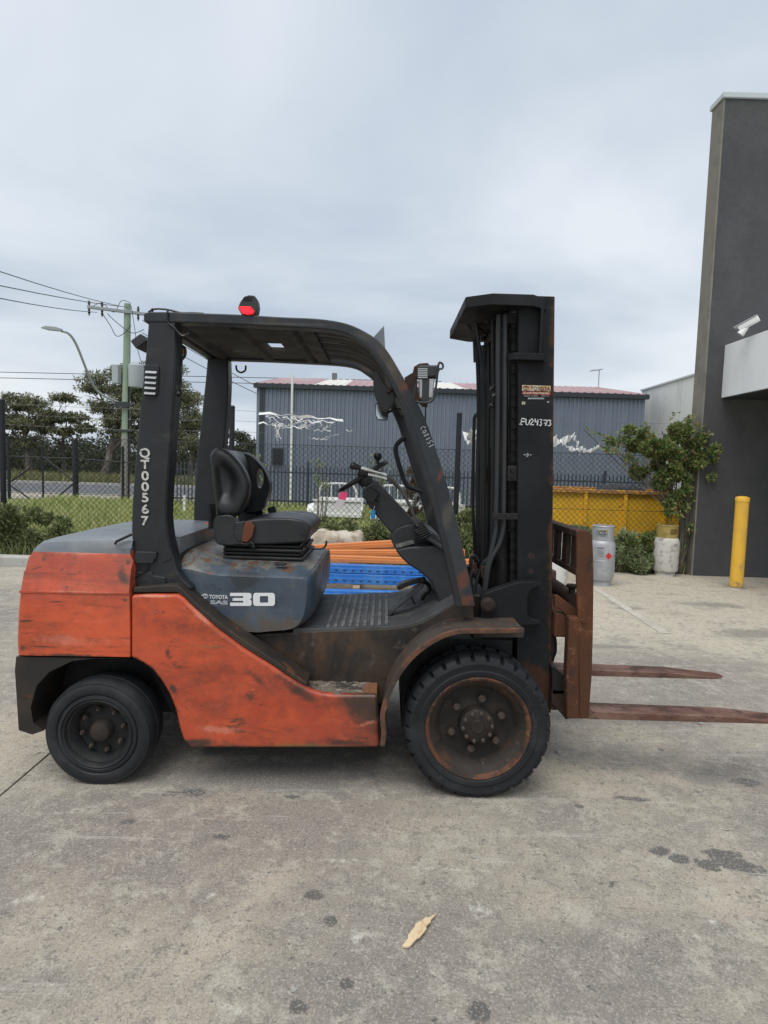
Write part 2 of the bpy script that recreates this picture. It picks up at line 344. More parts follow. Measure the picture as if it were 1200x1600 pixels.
worn('bollard_yellow', (0.80, 0.46, 0.05), [dict(c=(0.70, 0.40, 0.07), s=4, lo=.45, hi=.7), dict(c=(0.32, 0.22, 0.10), s=14, g=((0, 0, -1), -.25, 0, .5), lo=.58, hi=.70), dict(c=(0.30, 0.22, 0.12), s=7, st=(1, 1, .4), lo=.60, hi=.72, d=9, r=.75, a=.6)], rough=.45, bump=(120, .25, .003))
worn('cylinder_silver', (0.36, 0.37, 0.39), [dict(c=(0.44, 0.45, 0.47), s=8, lo=.45, hi=.65), dict(c=(0.20, 0.20, 0.20), s=16, lo=.6, hi=.72, a=.6)], rough=.42, metal=.25)
worn('cylinder_white', (0.56, 0.54, 0.50), [dict(c=(0.26, 0.25, 0.24), s=9, lo=.50, hi=.66, d=9, r=.72), dict(c=(0.40, 0.30, 0.18), s=14, lo=.62, hi=.7)], rough=.6)
worn('cylinder_gold', (0.36, 0.27, 0.075), [dict(c=(0.25, 0.19, 0.07), s=12, lo=.5, hi=.65)], rough=.55)
worn('cylinder_old', (0.66, 0.65, 0.62), [dict(c=(0.40, 0.38, 0.35), s=9, lo=.52, hi=.68)], rough=.6)
worn('hazard_red', (0.60, 0.03, 0.03), rough=.5)
worn('print_dark', (0.05, 0.05, 0.055), rough=.6)
worn('rack_orange', (0.66, 0.235, 0.075), [dict(c=(0.50, 0.19, 0.08), s=4, st=(.3, 1, 1), lo=.45, hi=.65, d=9, r=.7), dict(c=(0.55, 0.36, 0.24), s=10, st=(.2, 1, 2), lo=.58, hi=.70, d=9, r=.75), dict(c=(0.2, .10, .05), s=20, lo=.66, hi=.72)], rough=.5)
worn('rack_blue', (0.03, 0.17, 0.52), [dict(c=(0.08, 0.24, 0.54), s=5, lo=.5, hi=.7), dict(c=(.3, .33, .36), s=30, lo=.66, hi=.72)], rough=.4)
worn('timber', (0.36, 0.28, 0.18), [dict(c=(0.26, .2, .13), s=8, st=(.2, 1, 1), lo=.45, hi=.6)], rough=.85)
worn('splinter_wood', (0.64, 0.50, 0.32), [dict(c=(0.46, 0.31, 0.16), s=26, st=(1.6, .5, 1), lo=.52, hi=.70, a=.7)], rough=.8)
worn('sandstone', (0.42, 0.36, 0.27), [dict(c=(0.55, 0.50, 0.42), s=3, lo=.48, hi=.62), dict(c=(0.26, 0.17, 0.10), s=5, lo=.56, hi=.7)], rough=.95, bump=(14, .7, .03))
worn('paper', (0.72, 0.72, 0.70), rough=.7)
foliage('leaf_gum', [(0.06, 0.072, 0.040), (0.135, 0.15, 0.08), (0.22, 0.225, 0.125), (0.34, 0.33, 0.21)])
foliage('leaf_gum_grey', [(0.05, 0.06, 0.035), (0.085, 0.10, 0.055), (0.13, 0.145, 0.08)])
foliage('leaf_scrub', [(0.028, 0.038, 0.02), (0.05, 0.06, 0.03), (0.075, 0.085, 0.04)])
foliage('leaf_hedge', [(0.06, 0.09, 0.03), (0.13, 0.165, 0.06), (0.22, 0.25, 0.105), (0.36, 0.365, 0.21)])
foliage('leaf_vine', [(0.055, 0.10, 0.03), (0.11, 0.18, 0.05), (0.19, 0.27, 0.085), (0.33, 0.37, 0.15), (0.32, 0.22, 0.10)])
foliage('leaf_weed', [(0.15, 0.20, 0.09), (0.26, 0.32, 0.16), (0.40, 0.43, 0.26)])
foliage('leaf_brown', [(0.07, 0.035, 0.018), (0.12, 0.065, 0.03), (0.09, 0.08, 0.03)])
foliage('blade', [(0.22, 0.29, 0.08), (0.34, 0.40, 0.13), (0.46, 0.48, 0.19), (0.50, 0.45, 0.24)])
foliage('blade_verge', [(0.10, 0.15, 0.05), (0.20, 0.25, 0.09), (0.33, 0.34, 0.16), (0.40, 0.35, 0.2)])
foliage('blade_dry', [(0.17, 0.18, 0.07), (0.27, 0.25, 0.12), (0.14, 0.17, 0.06)])

# ================================================================== the setting
# ground: one sheet to the horizon, the concrete yard on it
g = G(); g.add([(-900, -60, -.06), (900, -60, -.06), (900, 1500, -.06), (-900, 1500, -.06)], [(0, 1, 2, 3)])
tag(obj('ground', g, 'terrain', smooth=0, origin=(0, 0, -.06)), kind='structure')
yard = obj('concrete_yard', G().box(-13.72, 14.3, -6, 9.10, -.055, -.012), 'joint', smooth=0, origin=(0, 0, 0)); tag(yard, kind='structure')
J = 0.004
for x0, x1, y0, y1 in ((-13.7, -7.7, -6, 3.82), (-7.7, -1.665, -6, 3.82), (-13.7, -7.7, 3.82, 8.05), (-7.7, -1.665, 3.82, 8.05), (-1.665, 6.3, -6, 9.10), (6.3, 14.3, -6, 9.10)):
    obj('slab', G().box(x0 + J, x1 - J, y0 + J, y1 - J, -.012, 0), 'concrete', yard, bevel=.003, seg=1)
k = obj('kerb', G().box(-13.7, -1.7, 8.06, 8.24, -.05, .14), 'kerb', bevel=.03, seg=3); tag(k, kind='structure')
a, b = GP(926, 917), GP(1040, 990)
dr = (b - a).normalized(); sd_ = Vector((-dr.y, dr.x, 0)) * .05
g = G(); g.add([tuple(Vector((p.x, p.y, .004)) + q) for p, q in ((a, -sd_), (b, -sd_), (b, sd_), (a, sd_))], [(0, 1, 2, 3)])
tag(obj('painted_line', g, 'line_paint', smooth=0), kind='structure')
g = G(); g.add([(-160, 26.6, -.045), (-6.8, 26.6, -.045), (-6.8, 35.5, -.045), (-160, 35.5, -.045)], [(0, 1, 2, 3)])
tag(obj('road', g, 'asphalt', smooth=0), kind='structure')
g = G(); g.add([(-160, 22.2, -.05), (-6.8, 22.2, -.05), (-6.8, 26.6, -.05), (-160, 26.6, -.05)], [(0, 1, 2, 3)])
tag(obj('gravel_verge', g, 'gravel', smooth=0), kind='structure')
tag(obj('road_kerb', G().box(-160, -6.8, 35.5, 35.8, -.05, .10), 'kerb'), kind='structure')

# ---------------- dark rendered wall with canopy (right)
bl = thing('workshop_building', 'tall dark grey rendered wall with pale projecting canopy at the right edge', 'building', (9, 9.1, 0))
obj('wall', G().box(4.74, 15, 9.0, 9.31, 0, 6.95), 'dark_render', bl, smooth=0)
obj('wall_end', G().box(4.715, 4.739, 9.003, 9.307, 0, 6.945), 'wall_edge', bl, smooth=0)
obj('parapet_cap', G().box(4.69, 15.05, 8.97, 9.34, 6.951, 7.03), 'flashing', bl, bevel=.01)
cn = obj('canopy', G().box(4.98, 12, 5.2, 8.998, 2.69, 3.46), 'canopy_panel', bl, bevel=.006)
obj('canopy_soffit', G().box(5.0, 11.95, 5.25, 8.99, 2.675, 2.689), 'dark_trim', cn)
# camera on the canopy
cc = thing('security_camera', 'white bullet security camera on top of the pale canopy', 'security camera', tuple(P(1160, 517, 8.35)))
c0 = P(1160, 511, 8.35); c1 = P(1180, 500, 8.25)
ax = (c1 - c0).normalized(); sy = Vector((-ax.y, ax.x, 0)).normalized(); uz = ax.cross(sy)
uz = uz if uz.z > 0 else -uz
obj('housing', G().obox((c0 + c1) / 2, ax * .13, sy * .04, uz * .035), 'white_paint', cc, bevel=.008)
obj('sun_shield', G().obox((c0 + c1) / 2 + uz * .042 - ax * .02, ax * .15, sy * .05, uz * .004), 'flashing', cc, bevel=.002)
obj('lens', G().tube([c0 - ax * .045, c0 - ax * .02], .026, 16), 'window_glass', cc)
obj('mount', G().tube([P(1157, 519, 8.35) - Vector((0, 0, .03)), c0 + ax * .05 - uz * .03], [.05, .025], 12), 'white_paint', cc)

# ---------------- blue-grey shed
SH = 25.0
a, b = P(402, 598, SH), P(1008, 620, SH)
x0, x1, ze = a.x, b.x, (a.z + b.z) / 2
shed = thing('metal_shed', 'long blue-grey corrugated metal shed with faded red roof', 'shed', ((x0 + x1) / 2, SH + 6, 0))
nsh = 24; pw = (x1 - x0) / nsh
def corrugated(xa, xb, y, z0, z1, nr=4):
    g = G(); pts = []; p = (xb - xa) / nr
    for i in range(nr):
        for t, d in ((0, 0), (.30, 0), (.42, -.045), (.70, -.045), (.82, 0)): pts.append((xa + (i + t) * p, y + d))
    pts.append((xb, y))
    v = [(x, yy, z0) for x, yy in pts] + [(x, yy, z1) for x, yy in pts]; n = len(pts)
    return g.add(v, [(i, i + 1, i + 1 + n, i + n) for i in range(n - 1)])
gs = corrugated(0, pw, 0, 0, ze - .14)
me0 = mesh_of('cladding_sheet', gs, smooth=20); me0.materials.append(MT['cladding'])
for i in range(nsh):
    o = bpy.data.objects.new('cladding_sheet', me0); C.objects.link(o); o.parent = shed; o.location = Vector((x0 + i * pw, SH - .006 * (i % 2), 0)) - Vector(ORG[shed.name])
obj('side_wall', G().box(x0 - .02, x0 + .05, SH + .02, SH + 12, 0, ze - .1), 'cladding', shed)
obj('side_wall', G().box(x1 - .05, x1 + .02, SH + .02, SH + 12, 0, ze - .1), 'cladding', shed)
obj('back_wall', G().box(x0, x1, SH + 12, SH + 12.1, 0, ze - .1), 'cladding', shed)
obj('gutter', G().box(x0 - .12, x1 + .12, SH - .16, SH + .06, ze - .16, ze + .02), 'dark_trim', shed)
obj('corner_flashing', G().box(x0 + .12, x0 + .32, SH - .07, SH - .048, 0, ze - .17), 'dark_trim', shed)
rz = ze + 1.14
nrf = 13
for i in range(nrf):
    a0, b0 = x0 - .15 + (x1 - x0 + .3) * i / nrf, x0 - .15 + (x1 - x0 + .3) * (i + 1) / nrf
    g = G(); sheet_pts = [(a0, SH - .1, ze + .03), (b0, SH - .1, ze + .03), (b0, SH + 6, rz), (a0, SH + 6, rz)]
    g.add(sheet_pts, [(0, 1, 2, 3)])
    for q in range(4):
        xx = a0 + (b0 - a0) * (q + .5) / 4
        g.add([(xx - .06, SH - .1, ze + .032), (xx + .06, SH - .1, ze + .032), (xx + .06, SH + 6, rz + .002), (xx - .06, SH + 6, rz + .002), (xx - .03, SH - .1, ze + .055), (xx + .03, SH - .1, ze + .055), (xx + .03, SH + 6, rz + .025), (xx - .03, SH + 6, rz + .025)], [(0, 4, 7, 3), (4, 5, 6, 7), (5, 1, 2, 6)])
    obj('roof_sheet', g, 'roof_clear' if i in (2, 6, 9) else 'roof_red', shed, smooth=0)
    obj('rear_roof_sheet', G().add([(a0, SH + 6, rz), (b0, SH + 6, rz), (b0, SH + 12.1, ze), (a0, SH + 12.1, ze)], [(0, 1, 2, 3)]), 'roof_red', shed, smooth=0)
for xx in (x0 + .02, x1 - .02):
    obj('gable', G().add([(xx, SH, ze - .1), (xx, SH + 12, ze - .1), (xx, SH + 6, rz - .02)], [(0, 1, 2)]), 'cladding', shed, smooth=0)
p0, p1 = P(426, 700, SH), P(443, 727, SH)
wd = obj('window', G().box(p0.x, p1.x, SH - .09, SH - .05, p1.z, p0.z), 'dark_trim', shed)
obj('pane', G().box(p0.x + .04, p1.x - .04, SH - .10, SH - .09, p1.z + .04, p0.z - .04), 'window_glass', wd)
p = P(457, 586, SH - .15); p2 = P(453, 775, SH - .15)
obj('downpipe', G().tube([(p.x, SH - .16, p.z), (p2.x + .03, SH - .16, 0)], .05, 10), 'white_paint', shed)
v = P(523, 588, SH + 5.5)
obj('roof_vent', G().box(v.x - .12, v.x + .12, SH + 5.3, SH + 5.6, rz - .25, rz + .22), 'galv_wire', shed)
at_ = P(935, 604, SH + 5.7)
ant = thing('roof_antenna', 'thin television antenna standing on the red shed roof', 'antenna', (at_.x, SH + 5.7, rz - .1))
obj('mast', G().tube([(at_.x, SH + 5.7, rz - .12), (at_.x, SH + 5.7, at_.z + .85)], .025, 6), 'pole_metal', ant)
obj('boom', G().tube([(at_.x - .45, SH + 5.7, at_.z + .78), (at_.x + .15, SH + 5.7, at_.z + .86)], .02, 6), 'pole_metal', ant)
for i in range(5): obj('element', G().tube([(at_.x - .4 + i * .12, SH + 5.35, at_.z + .79 + i * .015), (at_.x - .4 + i * .12, SH + 6.05, at_.z + .79 + i * .015)], .01, 5), 'pole_metal', ant)

# ---------------- concrete panel building further right
wh = thing('panel_warehouse', 'pale concrete panel warehouse rising behind the blue-grey shed', 'warehouse', (18, 21, 0))
nP = 4
for i in range(nP):
    y0 = 13.0 + (28 - 13.0) * i / nP; y1 = 13.0 + (28 - 13.0) * (i + 1) / nP
    obj('wall_panel', G().box(11.8, 12.0, y0 + .015, y1 - .015, 0, 5.4), 'tilt_panel', wh)
obj('core', G().box(11.9, 24, 13.1, 27.9, 0, 5.2), 'tilt_panel', wh)
obj('parapet_cap', G().box(11.74, 12.06, 13, 28.03, 5.4, 5.47), 'flashing', wh)

# ================================================================== vegetation
def leaves(c, n_dir, size, rng, aspect=0.42, jit=0.6):
    """one four-sided leaf per point c, pointing roughly along n_dir"""
    N = len(c)
    d = n_dir + rng.normal(0, jit, (N, 3)); d /= np.linalg.norm(d, axis=1, keepdims=True) + 1e-9
    q = rng.normal(0, 1, (N, 3)); s = np.cross(d, q); s /= np.linalg.norm(s, axis=1, keepdims=True) + 1e-9
    L = (size * rng.uniform(.6, 1.35, N))[:, None]
    bend = np.cross(d, s) * L * .12
    v = np.stack([c, c + d * L * .45 + s * L * aspect * .5 + bend, c + d * L, c + d * L * .45 - s * L * aspect * .5 + bend], 1)
    return v.reshape(-1, 3), np.arange(N * 4).reshape(N, 4)
def blob_points(blobs, n, rng, shell=0.55):
    vol = np.array([b[3] * b[4] * b[5] for b in blobs]); k = rng.choice(len(blobs), n, p=vol / vol.sum())
    B = np.array(blobs)[k]
    d = rng.normal(0, 1, (n, 3)); d /= np.linalg.norm(d, axis=1, keepdims=True)
    r = np.where(rng.random(n) < shell, rng.uniform(.78, 1.06, n), rng.random(n) ** (1 / 3))[:, None]
    return B[:, :3] + d * B[:, 3:] * r, d
def shrub(name, label, blobs, n, size, mat, seed, group=None, cat='shrub', up=0.5, aspect=0.42, stems=7, loose=1.12, root=None, fine=1.0):
    rng = np.random.default_rng(seed); B = np.array(blobs)
    base = (float(B[:, 0].mean()), float(B[:, 1].mean()), 0.0)
    t = thing(name, label, cat, base, group)
    sub = []
    for b in blobs:                                     # break each lobe into small tufts so the outline is uneven
        for _ in range(max(9, int(48 * (b[3] * b[5]) ** .5))):
            d = rng.normal(0, 1, 3); d /= np.linalg.norm(d); q = np.array(b[:3]) + d * np.array(b[3:]) * rng.uniform(.05, 1.08) * loose; rr = rng.uniform(.10, .36) * min(b[3:]) * fine
            sub.append((*q, rr * 1.25, rr * 1.25, rr))
    c, d = blob_points(sub, n, rng, .45); keep = c[:, 2] > 0.01; c, d = c[keep], d[keep]
    d[:, 2] += up
    v, f = leaves(c, d, size, rng, aspect)
    raw('foliage', v, f, mat, t)
    g = G()
    for i in range(stems):
        b = blobs[i % len(blobs)]; e = np.array(b[:3]) + rng.normal(0, .3, 3) * np.array(b[3:])
        if root is not None: g.tube(spl([(root[0] + rng.normal(0, .03), root[1] + rng.normal(0, .03), -.02), (root[0] + rng.normal(0, .06), root[1] - .04, .8), ((root[0] * 2 + e[0]) / 3, b[1], 1.2), tuple(e)], 4), .007, 5)
        else: g.tube([(base[0] + rng.normal(0, .06) + (b[0] - base[0]) * .55, b[1] + rng.normal(0, .06), -.02), ((base[0] + e[0]) / 2 + (b[0] - base[0]) * .3, b[1], e[2] * .5), e], [.014, .011, .005], 5)
    obj('stems', g, 'bark', t)
    return t
def limb(g, a, b, r0, r1, rng, bend=.12, sides=6):
    a, b = np.array(a, float), np.array(b, float); L = np.linalg.norm(b - a)
    m1 = a + (b - a) * .35 + rng.normal(0, bend * L * .5, 3) + np.array([0, 0, bend * L * .2]); m2 = a + (b - a) * .7 + rng.normal(0, bend * L * .5, 3)
    g.tube(spl([a, m1, m2, b], 3), [r0 + (r1 - r0) * i / 9 for i in range(10)], sides)
def gum_tree(label, x, y, top, clumps, trunk_top, seed, n=7000, size=.26, mat='leaf_gum', r=.28, twin=False, group='gum trees across the road', name='gum_tree'):
    rng = np.random.default_rng(seed)
    t = thing(name, label, 'tree', (x, y, 0), group)
    g = G(); lean = rng.normal(0, .04, 2)
    tt = np.array([x + trunk_top[0], y, trunk_top[1]])
    limb(g, (x, y, -.1), tt, r, r * .62, rng, .05, 8)
    for cx, cy, cz, rx, ry, rz_ in clumps:
        e = np.array([cx, cy, cz - rz_ * .3]); k = rng.uniform(.55, 1)
        s = np.array([x, y, 0]) * (1 - k) + tt * k
        limb(g, s, e, r * .42, r * .10, rng, .12)
        for _ in range(4): limb(g, e - (e - s) * rng.uniform(.05, .4), e + rng.normal(0, .55, 3) * np.array([rx, ry, rz_]), r * .12, r * .03, rng, .12, 5)
    obj('trunk', g, 'bark', t)
    sub = []
    for b in clumps:                                    # flattened sprays, as gum foliage hangs in layers
        for _ in range(38):
            d = rng.normal(0, 1, 3); d /= np.linalg.norm(d)
            q = np.array(b[:3]) + d * np.array(b[3:]) * rng.uniform(.3, .95); rr = rng.uniform(.15, .34) * min(b[3], b[5] * 1.6)
            sub.append((*q, rr * 1.5, rr * 1.5, rr * .5))
    c, d = blob_points(sub, n, rng, .3); d[:, 2] -= .5
    v, f = leaves(c, d, size, rng, .34)
    raw('crown', v, f, mat, t)
    return t
def cl(px, py, Y, wpx, hpx, dy=1.0):
    """a foliage clump seen at px,py with a half width and half height, at depth Y"""
    p = P(px, py, Y); s = Y / FPX; return (p.x, Y, p.z, wpx * s, max(wpx * s * .8, .5) * dy, hpx * s)
def base_of(px, Y): return P(px, 740, Y).x
TY = 44
gum_tree('big dark gum tree with a broad domed crown behind the power pole', base_of(160, TY), TY, 9,
    [cl(150, 600, TY, 34, 18), cl(190, 585, TY, 36, 18), cl(235, 590, TY, 36, 22), cl(275, 615, TY, 34, 24), cl(205, 615, TY, 40, 20), cl(160, 635, TY, 30, 16), cl(240, 640, TY, 46, 26), cl(295, 650, TY, 26, 24), cl(185, 665, TY, 34, 20), cl(225, 685, TY, 40, 20), cl(285, 690, TY, 34, 18), cl(265, 575, TY, 24, 12)],
    (1.0, 3.4), 11, n=34000, size=.22, r=.38)
gum_tree('flat-topped gum tree with open layered branches beside the big dark gum', base_of(98, TY + 2), TY + 2, 7,
    [cl(100, 622, TY, 22, 7), cl(85, 650, TY, 26, 9), cl(112, 652, TY, 26, 8), cl(130, 668, TY, 18, 8), cl(70, 668, TY, 14, 8), cl(98, 672, TY, 22, 7)],
    (.1, 3.3), 12, n=7000, r=.16)
gum_tree('leafy gum tree at the left edge of the picture', base_of(45, TY), TY, 8,
    [cl(20, 625, TY, 30, 13), cl(50, 632, TY, 28, 15), cl(0, 650, TY, 36, 18), cl(40, 660, TY, 36, 16), cl(65, 650, TY, 20, 14), cl(15, 690, TY, 34, 16), cl(55, 690, TY, 22, 12), cl(-40, 640, TY, 36, 26)],
    (-.3, 3.0), 13, n=22000, size=.22, r=.27)
gum_tree('smaller gum tree seen between the rear post and the far post of the forklift', base_of(300, TY + 6), TY + 6, 7,
    [cl(298, 625, TY + 6, 20, 18), cl(305, 660, TY + 6, 22, 18), cl(280, 680, TY + 6, 30, 18), cl(312, 700, TY + 6, 18, 14)],
    (.2, 3.4), 14, n=10000, size=.22, r=.2)
gum_tree('thin grey-green gum tree beside the left end of the shed', base_of(382, TY - 8), TY - 8, 5,
    [cl(375, 682, TY - 8, 16, 9), cl(390, 695, TY - 8, 16, 12), cl(368, 705, TY - 8, 14, 10), cl(390, 718, TY - 8, 16, 8)],
    (-.2, 2.2), 15, n=2600, size=.18, mat='leaf_gum_grey', r=.1)
# the wood behind the road
rng = np.random.default_rng(5); sub = []
for i in range(190):
    x = rng.uniform(-62, 6); h = rng.uniform(2.0, 3.7); y = rng.uniform(52, 66)
    sub.append((x, y, h * .5, rng.uniform(1.5, 3.2), 1.5, h * .55))
c, d = blob_points(sub, 70000, rng, .5); c = c[c[:, 2] > -.05]; d = rng.normal(0, 1, c.shape)
v, f = leaves(c, d, .34, rng, .5); tag(raw('woodland', v, f, 'leaf_scrub'), 'dark scrub woodland forming a low band behind the road', 'woodland', kind='stuff')
# grass
def grass(name, label, x0, x1, y0, y1, n, h, mat, seed, wdt=.012, power=1.6, clear=None):
    rng = np.random.default_rng(seed)
    y = y0 + (y1 - y0) * rng.random(n) ** power; x = rng.uniform(x0, x1, n)
    if clear is not None:
        kp = ~clear(x, y); x, y = x[kp], y[kp]
    n = len(x)
    patch = .55 + .45 * np.sin(x * 1.7 + np.cos(y * 1.1) * 2) * np.cos(y * 1.3 + x * .4)
    hh = h * rng.uniform(.4, 1.25, n) * (.75 + .5 * patch); a = rng.uniform(0, 2 * np.pi, n); w = wdt * (y / 9) ** .7
    dx, dy = np.cos(a), np.sin(a); le = rng.normal(0, .35, (n, 2)) * hh[:, None]
    z0 = np.full(n, -.06)
    p0 = np.stack([x - dx * w, y - dy * w, z0], 1); p1 = np.stack([x + dx * w, y + dy * w, z0], 1)
    p2 = np.stack([x + le[:, 0] * .4 + dx * w * .7, y + le[:, 1] * .4 + dy * w * .7, z0 + hh * .6], 1); p3 = np.stack([x + le[:, 0] * .4 - dx * w * .7, y + le[:, 1] * .4 - dy * w * .7, z0 + hh * .6], 1)
    p4 = np.stack([x + le[:, 0], y + le[:, 1], z0 + hh], 1)
    v = np.stack([p0, p1, p2, p3, p4], 1).reshape(-1, 3); i = np.arange(n)[:, None] * 5
    f = np.concatenate([i + np.array([[0, 1, 2]]), i + np.array([[0, 2, 3]]), i + np.array([[3, 2, 4]])], 0)
    tag(raw(name, v, f, mat), label, 'grass', kind='stuff')
grass('grass', 'bright green long grass growing behind the chain-link fence', -11.5, 9, 9.2, 21.5, 80000, .26, 'blade', 3, wdt=.010)
grass('dry_grass', 'taller dry grass strip beyond the road', -60, -6, 36.5, 46, 26000, .55, 'blade_dry', 4, wdt=.014, power=1.0)
grass('verge_grass', 'untidy long grass along the foot of the chain-link fence', -7.5, 2.6, 8.3, 9.2, 9000, .42, 'blade_verge', 6, wdt=.008, power=1.0)
grass('verge_grass', 'untidy weeds and grass at the fence foot behind the gas cylinders', 2.6, 4.6, 9.12, 9.6, 4500, .45, 'blade_verge', 7, wdt=.007, power=1.0)
# shrubs in front of the fence
SG = 'shrubs along the chain-link fence'
shrub('hedge_shrub', 'dense green shrub over the kerb at the left edge', [(-5.55, 8.75, .34, .75, .45, .40), (-6.3, 8.85, .40, .6, .45, .42), (-4.75, 8.75, .22, .5, .42, .26)], 26000, .075, 'leaf_hedge', 21, SG, aspect=.36)
shrub('hedge_shrub', 'low green shrub just left of the forklift rear post', [(-4.1, 8.85, .16, .6, .45, .2), (-3.3, 8.9, .14, .5, .4, .18)], 9000, .07, 'leaf_hedge', 22, SG)
shrub('hedge_shrub', 'leafy green shrub behind the driver seat of the forklift', [(-1.9, 8.85, .30, .6, .42, .38), (-1.2, 8.95, .33, .6, .4, .36)], 20000, .065, 'leaf_hedge', 23, SG)
shrub('hedge_shrub', 'dense green shrub above the sandstone rock and orange beams', [(-.45, 8.85, .35, .6, .42, .36), (.2, 8.85, .34, .55, .42, .36)], 24000, .065, 'leaf_hedge', 24, SG)
shrub('hedge_shrub', 'tall green shrub between the front pillar and the mast', [(.85, 8.9, .42, .5, .42, .46), (1.45, 8.9, .46, .5, .42, .50)], 24000, .065, 'leaf_hedge', 25, SG)
shrub('hedge_shrub', 'green shrub hidden mostly behind the forklift mast', [(2.1, 8.95, .3, .5, .4, .34)], 8000, .07, 'leaf_weed', 26, SG)
shrub('weed_clump', 'soft pale green weeds between the silver and the gold-topped cylinder', [(3.35, 9.15, .33, .48, .24, .40), (3.85, 9.15, .36, .45, .24, .44), (3.0, 9.2, .3, .4, .24, .42)], 24000, .085, 'leaf_weed', 27, cat='weeds', up=1.0, aspect=.22)
shrub('weed_clump', 'dark blue-green weed beside the gold-topped cylinder', [(4.05, 9.12, .50, .22, .18, .26)], 3500, .07, 'leaf_vine', 28, cat='weeds', up=.8, aspect=.3)
# creeper on the end post
def pv(px, py, rx, ry, rz_, Y=9.0):
    p = P(px, py, Y); return (p.x, Y, p.z, rx, ry, rz_)
shrub('creeper', 'dark green leafy creeper spilling over the fence beside the dark wall', [pv(1060, 680, .42, .30, .26), pv(1015, 700, .36, .28, .30), pv(1075, 720, .34, .28, .36), pv(1030, 745, .40, .28, .28), pv(965, 690, .34, .22, .14), pv(935, 678, .16, .12, .06), pv(1065, 775, .26, .22, .20), pv(1000, 735, .26, .2, .14), pv(1085, 700, .25, .2, .3), pv(915, 672, .06, .06, .04), pv(980, 715, .2, .15, .12), pv(1050, 800, .16, .14, .2), pv(1075, 655, .10, .1, .08), pv(1078, 830, .10, .1, .2), pv(950, 700, .14, .1, .05), pv(1000, 670, .12, .1, .08), pv(1098, 680, .10, .12, .14), pv(1050, 650, .12, .1, .05)], 24000, .060, 'leaf_vine', 29, cat='creeper', up=.1, stems=16, loose=1.22, root=(4.58, 9.12), fine=.75)
shrub('dead_conifer', 'rust-brown dying conifer seen behind the front pillar', [(.72, 14.6, .9, .22, .22, .5), (.72, 14.6, 1.45, .16, .16, .45), (.75, 14.6, .4, .3, .3, .35)], 3600, .07, 'leaf_brown', 30, cat='conifer')
for i, (px, py) in enumerate(((500, 728), (590, 722), (405, 725))):
    shrub('sapling', ['small pale sapling above the white tray behind the seat', 'small pale sapling behind the steering wheel', 'small pale sapling near the shed window'][i], [pv(px, py, .22, .2, .16, 13), pv(px + 8, py + 25, .2, .2, .3, 13)], 150, .07, 'leaf_weed', 40 + i, 'saplings behind the fence', cat='sapling')

# ================================================================== fences
fy = 9.2
fence = thing('chain_link_fence', 'tall dark chain-link fence topped by three strands of barbed wire', 'fence', (-2, fy, 0))
posts = [-12.9, -9.4, -5.9, -2.37, 1.11, 4.62]
pm = mesh_of('post', G().tube([(0, 0, -.05), (0, 0, 2.36)], .042, 12).rev([(.001, 2.385), (.03, 2.38), (.046, 2.36), (.046, 2.34)], (0, 0, 0), 'z', 12)); pm.materials.append(MT['fence_metal'])
for x in posts:
    o = bpy.data.objects.new('post', pm); C.objects.link(o); o.parent = fence; o.location = Vector((x, fy, 0)) - Vector(ORG[fence.name])
def link_mesh(xa, xb, z0, z1, pitch, r, y):
    """woven diagonals of one bay; each wire bulges at its crossings"""
    g = G(); h = z1 - z0; n = int((xb - xa + h) / pitch) + 1
    for s in (1, -1):
        for i in range(n):
            q = xa - h + i * pitch if s == 1 else xa + i * pitch
            ts = [max(0, (xa - q) / h if s == 1 else (q - xb) / h), min(1, (xb - q) / h if s == 1 else (q - xa) / h)]
            if ts[1] - ts[0] < .01: continue
            A, B = [(q + s * h * t, y + s * r * .8, z0 + h * t) for t in ts]
            g.tube([A, B], r, 3, cap=False)
    return g
def wire_panel(fence, xa, xb, z0, z1, pitch, r, y, mat):
    o = obj('wire_mesh', link_mesh(xa, xb, z0, z1, pitch, r, y), mat, fence, smooth=0); tag(o, kind='stuff')
for xa, xb in zip(posts, posts[1:]): wire_panel(fence, xa, xb, 0.02, 1.80, .088, .0032, fy, 'fence_wire')
for z, m_, r_ in ((1.81, 'fence_wire', .005), (.95, 'fence_wire', .004)): obj('tension_wire', G().tube([(posts[0], fy, z), (posts[-1], fy, z)], r_, 5), m_, fence)
for z in (1.99, 2.15, 2.31):
    g = G(); pts = []
    for a, b in zip(posts, posts[1:]): pts += [(a + (b - a) * t, fy, z - .03 * math.sin(math.pi * t)) for t in (0, .25, .5, .75)]
    pts.append((posts[-1], fy, z)); g.tube(pts, .0022, 4)
    for x in np.arange(posts[0], posts[-1], .14): g.tube([(x - .012, fy - .018, z - .035), (x + .012, fy + .018, z + .01)], .0016, 3)
    obj('barbed_wire', g, 'galv_wire', fence, smooth=0)
